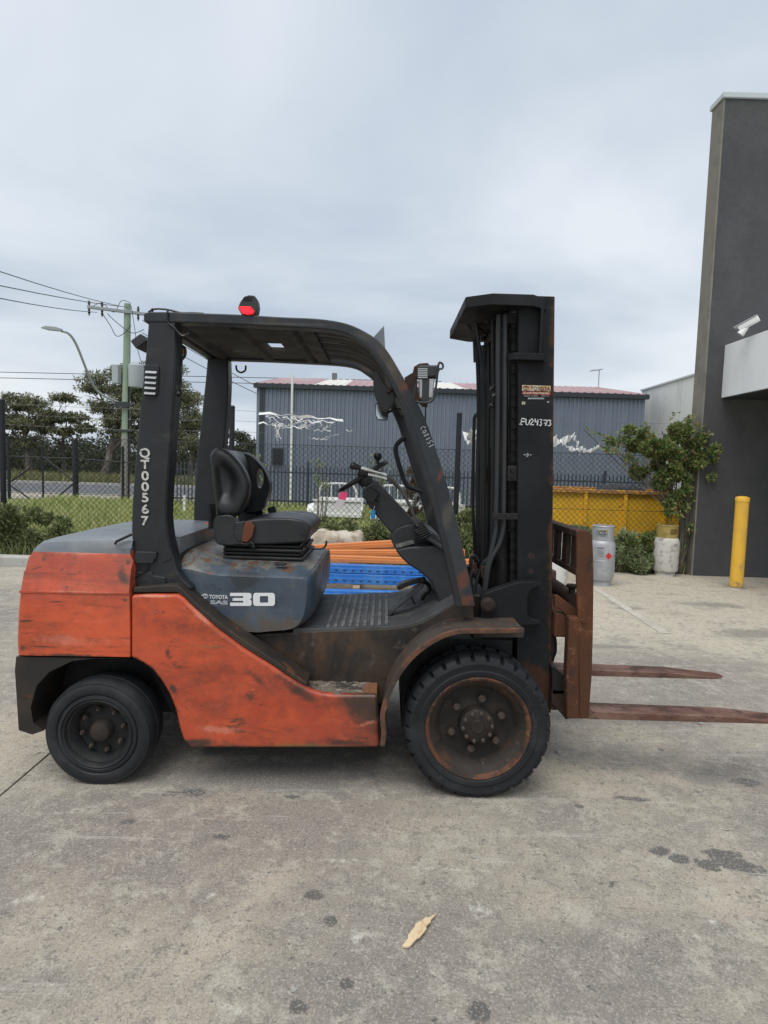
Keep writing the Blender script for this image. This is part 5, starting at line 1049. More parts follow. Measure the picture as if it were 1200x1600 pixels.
# ---------------- wheels
def wheel(cx, cz, yf, R_, Wd, rim, side, lugs, mats, rear):
    """side -1: the face looks to the camera side"""
    y0 = yf; s = -side
    def Y(o): return y0 + s * o
    dish = .075 if not rear else .07
    t = obj('wheel', G().rev([(rim * .70, s * (dish + .035)), (rim * .74, s * (dish + .01)), (rim * .80, s * (dish - .02)), (rim * .88, s * (dish - .045)), (rim * .95, s * .024), (rim * .98, s * .014), (rim * .96, s * (dish + .02)), (rim * .96, s * (Wd - .03)), (rim * .3, s * (Wd - .03)), (rim * .3, s * (dish + .035))], (cx, y0, cz), 'y', 56), mats[1], FK, smooth=40)
    obj('rim_flange', G().rev([(rim * .93, s * .022), (rim * .96, s * .008), (rim * 1.0, s * .004), (rim * 1.03, s * .010), (rim * 1.0, s * .02), (rim * .95, s * .03)], (cx, y0, cz), 'y', 56), mats[2], t)
    obj('disc', G().rev([(0, s * (dish + .004)), (rim * .30, s * (dish + .004)), (rim * .40, s * (dish + .012)), (rim * .60, s * (dish + .016)), (rim * .74, s * (dish + .012)), (rim * .74, s * (dish + .03)), (0, s * (dish + .03))], (cx, y0, cz), 'y', 48), mats[3], t)
    if not rear:
        obj('hub', G().rev([(0, s * (dish - .048)), (.030, s * (dish - .05)), (.034, s * (dish - .045)), (.066, s * (dish - .044)), (.078, s * (dish - .036)), (.083, s * (dish - .02)), (.085, s * (dish + .014)), (0, s * (dish + .014))], (cx, y0, cz), 'y', 40), mats[3], t)
        bolts = [(6, .122, .0185, dish - .012, .35)]; small = [(10, .066, .0095, dish - .05, .1)]
    else:
        obj('hub', G().rev([(0, s * (dish - .05)), (.030, s * (dish - .05)), (.043, s * (dish - .042)), (.050, s * (dish - .02)), (.053, s * (dish + .01)), (0, s * (dish + .014))], (cx, y0, cz), 'y', 32), 'rim_rust', t)
        bolts = [(8, .098, .0115, dish - .008, .2)]; small = []
    for n, rr, br, dep, ph in bolts + small:
        bmesh_ = mesh_of('bolt', G().rev([(0, -s * .012), (br * .55, -s * .012), (br * .6, -s * .004), (br, -s * .002), (br * 1.05, s * .016), (0, s * .016)], (0, 0, 0), 'y', 6), smooth=20); bmesh_.materials.append(MT['bolt_steel'])
        for i in range(n):
            a = 2 * math.pi * i / n + ph
            o = bpy.data.objects.new('bolt', bmesh_); C.objects.link(o); o.parent = t; o.location = (cx + rr * math.cos(a), Y(dep) - YC, cz + rr * math.sin(a))
    # tyre
    if lugs:
        prof = [(rim * 1.0, .014), (rim * 1.05, .004), (rim * 1.13, .001), (rim * 1.16, .005), (rim * 1.20, .004), (R_ * .90, .000), (R_ * .945, .006), (R_ * .985, .022), (R_, .050), (R_, .085), (R_ * .985, .09), (R_ * .985, Wd - .09), (R_, Wd - .085), (R_, Wd - .05), (R_ * .985, Wd - .022), (R_ * .94, Wd - .006), (rim * 1.1, Wd), (rim * 1.0, Wd - .01)]
        per = 10; seg = lugs * per
        def mod(j, k, r):
            ph = k % per
            if ph in (0, 1) and 6 <= j <= 9: return r - (.006, .017, .022, .024)[j - 6]
            if ph in (0, 1) and 12 <= j <= 15: return r - (.024, .022, .017, .006)[j - 12]
            if ph in (0, 1) and j == 5: return r - .002
            return r
    else:
        prof = [(rim * 1.0, .016), (rim * 1.06, .004), (rim * 1.14, .006), (rim * 1.17, .012), (rim * 1.21, .004), (rim * 1.30, .000), (R_ * .90, .004), (R_ * .93, .009), (R_ * .95, .008), (R_ * .985, .025), (R_, .05), (R_, .07), (R_ * .988, .074), (R_ * .988, .082), (R_, .086), (R_, Wd - .05), (R_ * .97, Wd - .015), (R_ * .9, Wd), (rim * 1.1, Wd), (rim * 1.0, Wd - .01)]
        seg = 96
        def mod(j, k, r):
            return r * (1 + (.006 * math.sin(k * .9 + j) if j in (9, 10) else 0))
    g = G().rev([(r, s * o) for r, o in prof], (cx, y0, cz), 'y', seg, mod)
    g.v = [(x, y, max(z, .001)) for x, y, z in g.v]      # the tyre flattens where it stands
    obj('tyre', g, mats[0], t, smooth=28)
wf = P(747, 1133, W(.60)); wr = P(153, 1147, W(.585))
for side in (-1, 1):
    wheel(wf.x, .328, YC + side * .62, .337, .235, .236, side, 30, ('rubber', 'rim_rust', 'rim_edge', 'hub_dark'), False)
    wheel(wr.x, .240, YC + side * .60, .250, .19, .158, side, 0, ('rubber_old', 'rim_black', 'rim_black', 'rim_black'), True)
obj('steer_axle', G().box(wr.x - .07, wr.x + .07, W(.42), YC + .42, .16, .30), 'rim_black', FK)

# ---------------- front fenders
lip = [(601, 1166), (604, 1145), (602, 1119), (609, 1090), (625, 1057), (651, 1025), (684, 1002), (716, 991), (765, 990), (819, 989)]
L3 = spl(XZ(lip, W(.625)), 4)
def arch(path, th):
    n = len(path); o = []
    for i, (x, z) in enumerate(path):
        a, b = path[max(0, i - 1)], path[min(n - 1, i + 1)]; tx, tz = b[0] - a[0], b[1] - a[1]; l = math.hypot(tx, tz); o.append((x - tz / l * th, z + tx / l * th))
    return path + o[::-1]
both('fender', G().prism(arch(L3, .014), W(.618), W(.385)), 'fender_brown', bevel=.004)
both('fender_lip', G().prism(arch([(x, z) for x, z in L3], .024), W(.632), W(.6185)), 'fender_lip', bevel=.004)
both('fender_front', G().prism(XZ([(812, 967), (819, 988), (818, 996), (740, 996), (740, 985), (800, 975)], W(.40)), W(.40), W(.37)), 'fender_brown')

# ---------------- overhead guard
GY = W(.50)
rail_top = [(224, 492), (230, 487.5), (263, 487), (318, 489), (373, 491), (440, 495), (494, 497.5), (533, 503), (561, 513), (589, 530), (608, 552), (627, 584), (645, 616), (664, 654), (685, 713), (706, 783), (720, 842), (733, 900), (743, 948)]
rail_bot = [(224, 500), (230, 503), (263, 503.5), (318, 505), (373, 507), (440, 510.5), (494, 513.5), (530, 518), (553, 527), (577, 545), (595, 570), (611, 601), (626, 633), (637, 664), (653, 715), (673, 783), (689, 842), (702, 900), (713, 948)]
poly = spl(XZ(rail_top, GY), 3) + spl(XZ(rail_bot[::-1], GY), 3)
both('guard_pillar', G().prism(poly, GY, W(.425)), 'pillar_black', bevel=.012, seg=3)
# raised inner rib on the pillar face
rib = [(lambda a, b: (a[0] * .30 + b[0] * .70, a[1] * .30 + b[1] * .70))(a, b) for a, b in zip(rail_top[8:], rail_bot[8:])]
both('pillar_rib', G().prism(spl(XZ(rib, GY), 3) + spl(XZ(rail_bot[8:][::-1], GY), 3), GY - .006, GY + .004), 'guard_black', bevel=.003)
leg = [(231, 500), (228, 540), (224, 580), (213, 690), (207, 765), (204.5, 830), (208, 875), (211, 918), (262, 918), (300, 922), (288, 908), (277, 892), (271, 872), (264, 845), (260, 807), (262, 757), (268, 673), (274, 590), (275, 540), (273, 500)]
legs = both('rear_leg', G().prism(spl(XZ(leg[:8], GY), 2) + spl(XZ(leg[8:], GY), 2), GY + .004, W(.40)), 'guard_black', bevel=.016, seg=3)
# pressed edge along the leg
edge = [(258, 505), (258, 560), (252, 673), (245, 757), (243, 807), (247, 845), (255, 880)]
edge2 = [(273, 505), (273, 560), (266, 673), (260, 757), (258, 807), (262, 845), (269, 873)]
both('leg_flange', G().prism(spl(XZ(edge, GY), 2) + spl(XZ(edge2[::-1], GY), 2), GY + .0005, GY + .02), 'guard_black', bevel=.004)
both('leg_foot', G().prism(XZ([(212, 893), (212, 916), (260, 916), (259, 902), (240, 899), (238, 893)], GY), GY - .006, GY + .02), 'guard_black', bevel=.005)
obj('junction_box', G().prism(XZ([(212, 864), (211, 874), (214, 880), (240, 880), (243, 873), (246, 872), (246, 862), (215, 861)], GY), GY - .014, GY + .01), 'guard_black', FK, bevel=.004)
obj('cable', G().tube(spl([tuple(P(*q, GY - .008)) for q in ((230, 880), (229, 890), (220, 897), (211, 903), (207, 915))], 4), .004, 6), 'black_plastic', FK)
obj('cable', G().tube(spl([tuple(P(*q, GY - .006)) for q in ((262, 486), (262, 503), (272, 512), (285, 525), (296, 520))], 4), .005, 6), 'black_plastic', FK)
# louvre on the leg
lv = obj('louvre', G().prism(XZ([(229, 570), (246, 570), (249, 573), (247, 615), (244, 619), (226, 618), (224, 615), (226, 573)], GY), GY - .004, GY + .01), 'guard_black', FK, bevel=.003)
for i in range(5):
    y_ = 576.5 + i * 8.2; a, b = P(228.5 - i * .4, y_, GY), P(246 - i * .5, y_ + 1, GY)
    obj('slot', G().add([(a.x, GY - .0055, a.z - .003), (b.x, GY - .0055, b.z - .003), (b.x, GY - .0055, b.z - .015), (a.x, GY - .0055, a.z - .015)], [(0, 1, 2, 3)]), 'bellows', lv, smooth=0)
    obj('slat', G().add([(a.x, GY - .0062, a.z - .009), (b.x, GY - .0062, b.z - .009), (b.x, GY - .016, b.z - .019), (a.x, GY - .016, a.z - .019), (b.x, GY - .014, b.z - .021), (a.x, GY - .014, a.z - .021)], [(0, 1, 2, 3), (3, 2, 4, 5)]), 'lettering_grey', lv, smooth=0)
# number on the leg
for i, (ch, px, py, wd) in enumerate((('Q', 217.5, 714.5, 17), ('T', 220.2, 732, 13), ('0', 221, 750, 12), ('0', 221, 767, 12), ('5', 221.2, 784, 11), ('6', 221, 802, 12), ('7', 220.5, 820, 12))):
    a = P(px, py, GY - .002)
    text('number', ch, {'Q': .060, 'T': .056}.get(ch, .058), (a.x, GY - .0015, a.z), (1, 0, .01), (-.04, 0, 1), 'lettering_silver', legs[0], width=wd / FPX * GY, bold=.0016)
# roof: a plate with cut-outs, cross bars, and curved slats in front
zr = P(373, 507, GY).z + .012; zr1 = zr + .02
xA, xB = P(238, 500, GY).x, P(470, 500, GY).x
hol = [(-.66, -.57, 3.20, 3.40), (-.90, -.80, 3.42, 3.47), (-.42, -.38, 3.30, 3.46)]
xs_c = sorted({xA, xB, *[h[0] for h in hol], *[h[1] for h in hol]}); ys_c = sorted({W(.427), YC + .427, *[h[2] for h in hol], *[h[3] for h in hol]})
g = G()
for xa, xb in zip(xs_c, xs_c[1:]):
    for ya, yb in zip(ys_c, ys_c[1:]):
        cx_, cy_ = (xa + xb) / 2, (ya + yb) / 2
        if any(h[0] < cx_ < h[1] and h[2] < cy_ < h[3] for h in hol): continue
        if xb > xa and yb > ya: g.box(xa, xb, ya, yb, zr, zr1)
obj('roof_plate', g, 'roof_under', FK, smooth=0)
for x in (-1.0, -.72, -.47):
    obj('roof_rib', G().prism([(x - .03, zr - .001), (x - .015, zr - .018), (x + .015, zr - .018), (x + .03, zr - .001)], W(.424), YC + .424), 'roof_under', FK)
obj('roof_rear_bar', G().prism(XZ([(224, 491), (230, 487), (246, 487), (246, 503), (230, 503), (224, 500)], GY), W(.424), YC + .424), 'guard_black', FK, bevel=.01)
midp = [(lambda a, b: ((a[0] + b[0]) / 2, (a[1] + b[1]) / 2))(a, b) for a, b in zip(rail_top, rail_bot)]
sl_path = spl(XZ(midp[5:12], GY), 4)
for yc_ in (-.32, -.16, 0, .16, .32):
    obj('roof_slat', G().prism(arch(sl_path, .018), YC + yc_ - .058, YC + yc_ + .058), 'roof_under', FK, bevel=.004)
q = XZ(midp[9:13], GY)
obj('front_header', G().prism(arch(XZ(midp[10:13], GY), .02), W(.424), YC + .424), 'guard_black', FK)
obj('roof_front_bar', G().prism(XZ([(462, 497), (486, 498), (486, 511), (462, 510)], GY), W(.424), YC + .424), 'roof_under', FK)
obj('cable_loop', G().tube(spl([tuple(P(*q, YC + .44)) for q in ((369, 571), (370, 578), (376, 582), (383, 579), (384, 571))], 4), .006, 6), 'black_plastic', FK)
obj('cable_loop', G().tube(spl([tuple(P(*q, GY + .15)) for q in ((275, 560), (283, 562), (289, 555), (289, 545), (284, 540))], 4), .007, 6), 'black_plastic', FK)
obj('cable_bundle', G().tube(spl([tuple(P(*q, GY + .05)) for q in ((273, 545), (277, 575), (275, 605), (278, 620))], 3), [.012 + .006 * (i % 3) for i in range(10)], 7), 'black_plastic', FK)
obj('roof_cable', G().tube(spl([tuple(P(*q, GY + .2)) for q in ((232, 488), (242, 483), (262, 484), (283, 489), (300, 489), (318, 490))], 3), .005, 5), 'black_plastic', FK)
# rear lamp and indicator
rl_ = obj('rear_work_lamp', G().obox(P(224, 537, GY + .12), Vector((.024, 0, .018)), Vector((0, .06, 0)), Vector((-.014, 0, .018))), 'dash_plastic', FK, bevel=.006)
obj('indicator', G().rev([(0, 0), (.024, .004), (.028, .02), (.028, .04), (0, .042)], tuple(P(280, 555, YC - .1)), 'z', 16), 'amber', FK)
# red zone lamp on the roof
lc = P(387, 478, GY + .06); lY = GY + .005
hs = [(371.5, 481), (375, 472), (381, 463.5), (388, 461), (397, 461.5), (401.5, 468), (402.5, 478), (401, 487), (398, 493.5), (389, 494.5), (378, 492.5)]
k_ = XZ(hs, lY); cx_ = sum(p[0] for p in k_) / len(k_); cz_ = sum(p[1] for p in k_) / len(k_)
zl = obj('zone_lamp', G().loft([[(x, lY, z) for x, z in k_], [(cx_ + (x - cx_) * 1.03, lY + .03, cz_ + (z - cz_) * 1.03) for x, z in k_], [(cx_ + (x - cx_) * .9, lY + .075, cz_ + .004 + (z - cz_) * .88) for x, z in k_], [(cx_ + (x - cx_) * .7, lY + .095, cz_ + .006 + (z - cz_) * .66) for x, z in k_]]), 'dash_plastic', FK, bevel=.004)
ln_ = [(372.5, 481.5), (375, 479), (393, 479.5), (399, 487), (397, 492), (389, 493.5), (379, 491.5)]
obj('lens', G().prism(XZ(ln_, lY), lY - .010, lY + .002), 'hazard_red', zl, bevel=.002)
li = XZ(ln_, lY); mx_ = sum(p[0] for p in li) / len(li); mz_ = sum(p[1] for p in li) / len(li)
obj('light', G().prism([(mx_ + (x - mx_) * .80, mz_ + (z - mz_) * .76) for x, z in li], lY - .013, lY - .009), 'red_lamp', zl)
for i in range(4): obj('cooling_fin', G().prism(XZ([(382 + i * 3.4, 464), (383.6 + i * 3.4, 464), (382 + i * 3.4, 469.5), (380.4 + i * 3.4, 469.5)], lY - .001), lY - .004, lY + .001), 'black_plastic', zl)
obj('lamp_bracket', G().tube([lc + Vector((0, .03, -.03)), lc + Vector((.005, .03, -.06))], .012, 8), 'guard_black', FK)

# ---------------- seat
sN, sF = W(.25), YC + .25
def wing(o, hole=None): return o
near_w = [(327, 716), (329, 706), (336, 700), (346, 701), (360, 710), (374, 725), (383, 741), (388, 758), (386, 776), (379, 792), (370, 806), (352, 810), (338, 806), (335, 790), (330, 745)]
wg = spl(XZ(near_w, sN), 3, True)
cxw, czw = sum(p[0] for p in wg) / len(wg), sum(p[1] for p in wg) / len(wg)
def shrink(k, sx=0, sz=0): return [(cxw + sx + (x - cxw) * k, czw + sz + (z - czw) * k) for x, z in wg]
def wring(pts, y): return [(x, y, z) for x, z in pts]
g = G(); v_r = [wring(shrink(.30, -.012, .005), sN + .040), wring(shrink(.46, -.010, .004), sN + .022), wring(shrink(.60, -.006, .002), sN + .004), wring(shrink(.76), sN - .004), wring(shrink(.90), sN + .002), wring(wg, sN + .022), wring(shrink(1.0), sN + .07), wring(shrink(.93), sN + .10)]
back = obj('seat_backrest', g.loft(v_r), 'vinyl', FK, smooth=60)
# far wing: a looped bolster with an opening
n = len(wg)
gf_ = G()
ow = shrink(1.0, .03, -.01); hx, hzz = cxw + .075, czw + .01
hole_ = [(hx + .020 * math.cos(2 * math.pi * i / n + 2.2), hzz + .055 * math.sin(2 * math.pi * i / n + 2.2)) for i in range(n)]
ang = [math.atan2(z - hzz, x - hx) for x, z in ow]
hole_ = [(hx + .021 * math.cos(a), hzz + .056 * math.sin(a)) for a in ang]
loops = [[(x, sF - .08, z) for x, z in hole_], [(x * .94 + hx * .06, sF - .085, z * .94 + hzz * .06) for x, z in ow], [(x, sF - .06, z) for x, z in ow], [(x, sF - .02, z) for x, z in ow], [(x * .94 + hx * .06, sF, z * .94 + hzz * .06) for x, z in ow], [(x, sF, z) for x, z in hole_]]
gf_.loft(loops + [loops[0]], cap=False)
obj('seat_wing', gf_, 'vinyl', FK, smooth=60)
pad = [(331, 716), (335, 706), (345, 702), (356, 708), (364, 722), (368, 745), (369, 770), (368, 800), (350, 808), (340, 800), (336, 770), (333, 740)]
obj('backrest_pad', G().prism(spl(XZ(pad, sN + .05), 3, True), sN + .08, sF - .06), 'vinyl', FK, bevel=.02, seg=3)
cush = [(362, 830), (372, 818), (398, 811), (440, 809), (460, 810.5), (475, 814), (483, 823), (482, 836), (476, 847), (440, 850), (395, 851), (366, 850)]
cp = spl(XZ(cush, sN), 3, True)
cu_o = obj('seat_cushion', G().prism(cp, sN - .005, sF), 'vinyl', FK, bevel=.03, seg=4)
obj('cushion_top', G().prism(spl(XZ([(398, 811), (440, 808), (462, 809.5), (474, 814), (462, 814), (440, 813), (398, 815)], sN + .05), 2, True), sN + .045, sF - .05), 'vinyl_dusty', FK, bevel=.005)
obj('seat_side_cover', G().prism(spl(XZ([(336, 812), (342, 806), (352, 804), (363, 805), (371, 812), (374, 824), (380, 840), (380, 850), (345, 851), (337, 842), (335, 826)], sN), 2, True), sN - .022, sN + .03), 'vinyl', FK, bevel=.008, seg=3)
obj('seat_side_cover', G().prism(spl(XZ([(336, 812), (342, 806), (352, 804), (363, 805), (371, 812), (374, 824), (380, 840), (380, 850), (345, 851), (337, 842), (335, 826)], sN), 2, True), sF - .03, sF + .022), 'vinyl', FK, bevel=.008, seg=3)
obj('hip_strap', G().prism(XZ([(384, 815), (392, 813), (400, 822), (396, 838), (388, 847), (379, 845), (381, 830)], sN), sN - .030, sN - .006), 'orange_belt', FK, bevel=.006)
obj('belt_webbing', G().prism(XZ([(368, 815), (384, 813), (383, 845), (372, 846), (366, 832)], sN), sN - .026, sN - .002), 'vinyl', FK, bevel=.008)
obj('buckle_bracket', G().tube(spl([tuple(P(*q, sN - .012)) for q in ((372, 848), (385, 850), (394, 848), (396, 856))], 3), .010, 7), 'black_plastic', FK)
bx0, bx1 = P(345, 860, sN).x, P(474, 860, sN).x
zb0 = hz; zb1 = P(400, 851, sN).z
for i in range(4):
    za, zb_ = zb0 + (zb1 - zb0) * i / 4, zb0 + (zb1 - zb0) * (i + 1) / 4
    k = .012 * (i % 2) + .003 * i
    obj('seat_bellows', G().box(bx0 + .01 - k * .3, bx1 - k, sN + .0 + k, sF - k, za + .0005, zb_ - .0005), 'bellows', FK, bevel=.008, seg=3)
obj('seat_lever', G().tube(spl([tuple(P(*q, sN + .05)) for q in ((474, 853), (490, 857), (504, 857), (509, 852), (510, 845))], 4), .0055, 7), 'black_plastic', FK)
obj('adjust_knob', G().tube([tuple(P(472, 831, sN - .02)), tuple(P(472, 831, sN + .01))], .016, 12), 'black_plastic', FK)
obj('buckle', G().obox(P(426, 800, sF - .02), Vector((.022, 0, .008)), (0, .012, 0), Vector((-.011, 0, .030))), 'black_plastic', FK, bevel=.004)
obj('belt_stalk', G().tube([P(400, 812, sF - .02), P(405, 803, sF - .02), P(411, 799, sF - .02)], [.02, .014, .008], 8), 'black_plastic', FK)
obj('seat_bracket', G().box(P(330, 800, YC).x, P(334, 800, YC).x, YC - .05, YC + .05, P(332, 825, YC).z, P(332, 786, YC).z), 'guard_black', FK)

# ---------------- dash, steering, levers, pedals
dN = W(.25)
dash = [(617, 859), (640, 854), (692, 852), (700, 880), (712, 936), (687, 950), (683, 930), (672, 908), (655, 893), (640, 884), (628, 873)]
obj('dash_cowl', G().prism(XZ(dash, dN), dN, YC + .36), 'dash_plastic', FK, bevel=.014, seg=3)
obj('dash_tray', G().add([P(621, 849, dN + .05), P(644, 842, dN + .16), P(646, 846, dN + .16), P(623, 856, dN + .02)], [(0, 1, 2, 3)]), 'dash_dust', FK, smooth=0)
obj('dash_slot', G().prism(XZ([(641, 851.5), (670, 848), (668, 851), (640, 854)], dN + .05), dN + .04, dN + .09), 'bellows', FK)
obj('dash_upper', G().prism(spl(XZ([(610, 842), (615, 829), (628, 822), (646, 819), (672, 828), (693, 846), (692, 860), (617, 858)], dN + .1), 2), dN + .10, YC + .34), 'dash_plastic', FK, bevel=.012, seg=3)
co_ = YC - .06
col_ = [(565, 768), (570, 761), (587, 751), (592, 756), (620, 786), (648, 816), (640, 826), (613, 836), (600, 820), (576, 791)]
sc_ = obj('steering_column', G().prism(XZ(col_, co_ - .07), co_ - .07, co_ + .09), 'dash_plastic', FK, bevel=.012, seg=3)
obj('ignition', G().obox(P(580, 774, co_ - .08), Vector((.028, 0, -.018)), (0, .014, 0), Vector((.018, 0, .028))), 'black_plastic', sc_, bevel=.006)
obj('key_switch', G().tube([P(588, 785, co_ - .07), P(587, 787, co_ - .105)], .014, 10), 'black_plastic', sc_)
obj('key_ring', G().tube([P(587, 787, co_ - .1), P(585, 793, co_ - .1), P(583, 798, co_ - .1)], .0025, 5), 'chrome', sc_)
obj('key_tag', G().obox(P(583, 804, co_ - .1), (.012, 0, 0), (0, .003, 0), (0, 0, .022)), 'tag_blue', FK, bevel=.003)
wa, wb = P(531, 767, co_), P(603, 722, co_)
wc = (wa + wb) / 2; dv = (wb - wa) / 2; Rw = dv.length; dv.normalize(); sv = Vector((0, 1, 0)); nv = dv.cross(sv)
g = G(); ring = [wc + (dv * math.cos(a) + sv * math.sin(a)) * Rw * .985 for a in np.linspace(0, 2 * math.pi, 49)]
g.tube(ring, .0135, 9, cap=False)
st_ = obj('steering_wheel', g, 'black_plastic', FK, smooth=60)
nu = nv if nv.z < 0 else -nv
hub_ = wc + nu * .02
obj('hub', G().tube([hub_ - nu * .02, hub_ + nu * .03], [.05, .035], 16), 'dash_plastic', st_)
for a in (0.0, 2.09, 4.19): obj('spoke', G().tube([hub_ - nu * .01, wc + (dv * math.cos(a) + sv * math.sin(a)) * Rw * .98], [.016, .011], 7), 'black_plastic', st_)
kb = P(590, 716, co_ - .05)
obj('knob', G().rev([(0, -.03), (.010, -.03), (.009, -.012), (.020, 0), (.023, .014), (.017, .026), (0, .03)], tuple(kb), 'z', 14), 'black_plastic', st_)
obj('steering_shaft', G().tube([hub_, P(592, 768, co_)], .028, 12), 'dash_plastic', FK)
# hanging tag
g = G(); T_ = [P(532, 768, co_ - .1), P(544, 770, co_ - .1), P(540, 782, co_ - .11), P(528, 779, co_ - .11), P(533, 794, co_ - .10), P(521, 793, co_ - .10)]
tg = obj('paper_tag', G().add([T_[0], T_[1], T_[2], T_[3]], [(0, 1, 2, 3)]), 'tag_pink', FK, smooth=0)
obj('tag_stub', G().add([T_[3], T_[2], T_[4], T_[5]], [(0, 1, 2, 3)]), 'tag_white', tg, smooth=0)
# levers
lvY = W(.255)
for pth, kn, Yl in ((((652, 822), (642, 795), (630, 771), (616, 752), (604, 743), (595, 739), (563, 731)), (548, 727), lvY), (((654, 822), (640, 790), (628, 768), (612, 753), (604, 749), (597, 746), (574, 741)), (560, 739), lvY + .045)):
    pp2 = [tuple(P(*q, Yl)) for q in pth]
    lo = obj('lever', G().tube(spl(pp2[:5], 4), .0080, 9), 'chrome_dull', FK)
    obj('lever_tip', G().tube(spl(pp2[4:], 4), .0086, 9), 'chrome', lo)
    a, b = P(*kn, Yl), Vector(pp2[-1])
    d_ = (b - a).normalized()
    obj('lever_knob', G().tube([a - d_ * .004, a, a + d_ * .012, a + d_ * .03, b + d_ * .004], [.008, .017, .020, .015, .011], 12), 'black_plastic', lo, smooth=60)
bt0, bt1 = P(663, 840, lvY + .02), P(653, 816, lvY + .02); ax_ = bt1 - bt0
obj('lever_boot', G().tube([bt0 + ax_ * t for t in np.linspace(0, 1, 15)], [(.048 - .024 * i / 14) * (1.0 if i % 2 else .86) for i in range(15)], 16), 'bellows', FK, smooth=0)
obj('lever_plate', G().obox(P(672, 842, lvY + .09), Vector((.085, 0, -.055)), (0, .10, 0), Vector((.004, 0, .006))), 'dash_plastic', FK, bevel=.005)
obj('document_tray', G().obox(P(633, 850, dN + .05), Vector((.045, 0, .014)), (0, .045, 0), Vector((-.004, 0, .006))), 'dash_dust', FK, bevel=.004)
# pedals
pdY = YC - .02
for dy, z_, in ((-.06, 0), (.12, 14)):
    pd = obj('pedal', G().prism(spl(XZ([(620, 915), (632, 908), (655, 904), (664, 902), (664, 907), (640, 913), (624, 920)], pdY + dy), 2, True), pdY + dy - .035, pdY + dy + .035), 'black_plastic', FK, bevel=.004)
    obj('pedal_arm', G().tube(spl([tuple(P(*q, pdY + dy)) for q in ((652, 906), (668, 912), (671, 922), (662, 930), (660, 938))], 3), .011, 8), 'black_plastic', pd)
ap = [P(611, 955, W(.16)), P(661, 913, W(.16))]
ad_ = (ap[1] - ap[0]) / 2
acc = obj('accelerator', G().obox((ap[0] + ap[1]) / 2, ad_, (0, .035, 0), ad_.cross(Vector((0, 1, 0))).normalized() * .006), 'dash_plastic', FK, bevel=.003)
obj('accelerator_stay', G().tube([P(642, 931, W(.16)), P(648, 944, W(.16))], .005, 6), 'black_plastic', acc)
obj('pedal_hinge', G().tube([P(610, 957, W(.2)), P(610, 957, W(.11))], .012, 8), 'guard_black', acc)
# grab handle on the far pillar
hf = [(633, 683), (622, 692), (618, 703), (624, 728), (634, 756), (645, 763), (658, 768)]
hYf = YC + .42
obj('grab_handle', G().tube(spl([tuple(P(*q, hYf)) for q in hf], 4), .015, 9), 'guard_black', FK, smooth=60)
# work lamp on the near pillar
wY = GY - .02
wl = obj('work_lamp', G().prism(XZ([(652, 573), (684, 573), (686, 580), (682, 592), (651, 592)], wY), wY - .05, wY + .04), 'dash_plastic', FK, bevel=.010, seg=3)
for i in range(8):
    x_ = 654.5 + i * 1.7 * 1.6
for i in range(6): obj('fin', G().prism(XZ([(653, 575.5 + i * 2.7), (668, 575.5 + i * 2.7), (668, 577 + i * 2.7), (653, 577 + i * 2.7)], wY - .055), wY - .056, wY - .049), 'lettering_grey', wl)
obj('reflector', G().prism(XZ([(654, 592.5), (679, 592.5), (675, 624), (655, 624)], wY), wY - .04, wY + .03), 'lamp_lens', wl, bevel=.008)
obj('lamp_door', G().prism(XZ([(660, 591), (671, 591), (670, 627), (659, 627)], wY - .042), wY - .048, wY - .041), 'dash_plastic', wl, bevel=.002)
cage = [(688, 566), (685, 570), (683, 590), (680, 612), (677, 624), (668, 629), (652, 628), (646, 622), (649, 606), (652, 596)]
for yy in (wY - .06, wY + .045): obj('cage_bar', G().tube(spl([tuple(P(*q, yy)) for q in cage], 3), .0055, 6), 'guard_black', wl)
obj('cage_bar', G().tube(spl([tuple(P(*q, wY - .06)) for q in ((688, 566), (692, 570), (691, 576), (684, 576))], 3), .005, 6), 'guard_black', wl)
obj('lamp_bracket', G().prism(XZ([(632, 590), (645, 582), (647, 573), (655, 568), (668, 567), (673, 572), (672, 578), (652, 580), (652, 612), (668, 630), (668, 636), (660, 635), (640, 612)], wY + .03), wY + .03, wY + .05), 'rust_dark', FK)
obj('lamp_cable', G().tube([P(665, 634, wY + .03), P(664.5, 660, wY + .03)], .004, 5), 'black_plastic', FK)
# mirrors
mY = GY + .05
ml = [(585, 583), (588, 579), (592, 582), (601, 600), (613, 611), (618, 618), (615, 630), (607, 641), (600, 642), (591, 632), (585, 615), (583, 598)]
mi = obj('mirror', G().prism(spl(XZ(ml, mY), 2, True), mY - .006, mY + .035), 'black_plastic', FK, bevel=.008, seg=3)
obj('mirror_stay', G().tube([P(605, 614, mY - .01), P(618, 603, mY)], .010, 8), 'rust_dark', mi)
m2 = [(586, 630), (590, 629), (605, 642), (607, 645), (606, 655), (603, 657), (590, 656), (587, 650)]
mi2 = obj('mirror', G().prism(XZ(m2, mY + .30), mY + .302, mY + .325), 'black_plastic', FK, bevel=.005)
cq = sum((P(*q, mY + .30) for q in m2), Vector()) / len(m2)
obj('mirror_glass', G().prism([(cq.x + (p[0] - cq.x) * .88, cq.z + (p[1] - cq.z) * .88) for p in XZ(m2, mY + .30)], mY + .2985, mY + .303), 'mirror_glass', mi2, smooth=0)
obj('mirror_stay', G().tube([P(603, 645, mY + .32), P(618, 640, mY + .36), P(630, 640, mY + .42)], .007, 6), 'guard_black', mi2)
obj('horn_cover', G().loft([[P(584, 527, GY + .06), P(602, 548, GY + .06), P(600, 509, GY + .06)], [P(582, 528, GY + .14), P(602, 548, GY + .14), P(600, 509.5, GY + .14)]]), 'cover_grey', FK)
sq = P(649, 668, GY + .62)
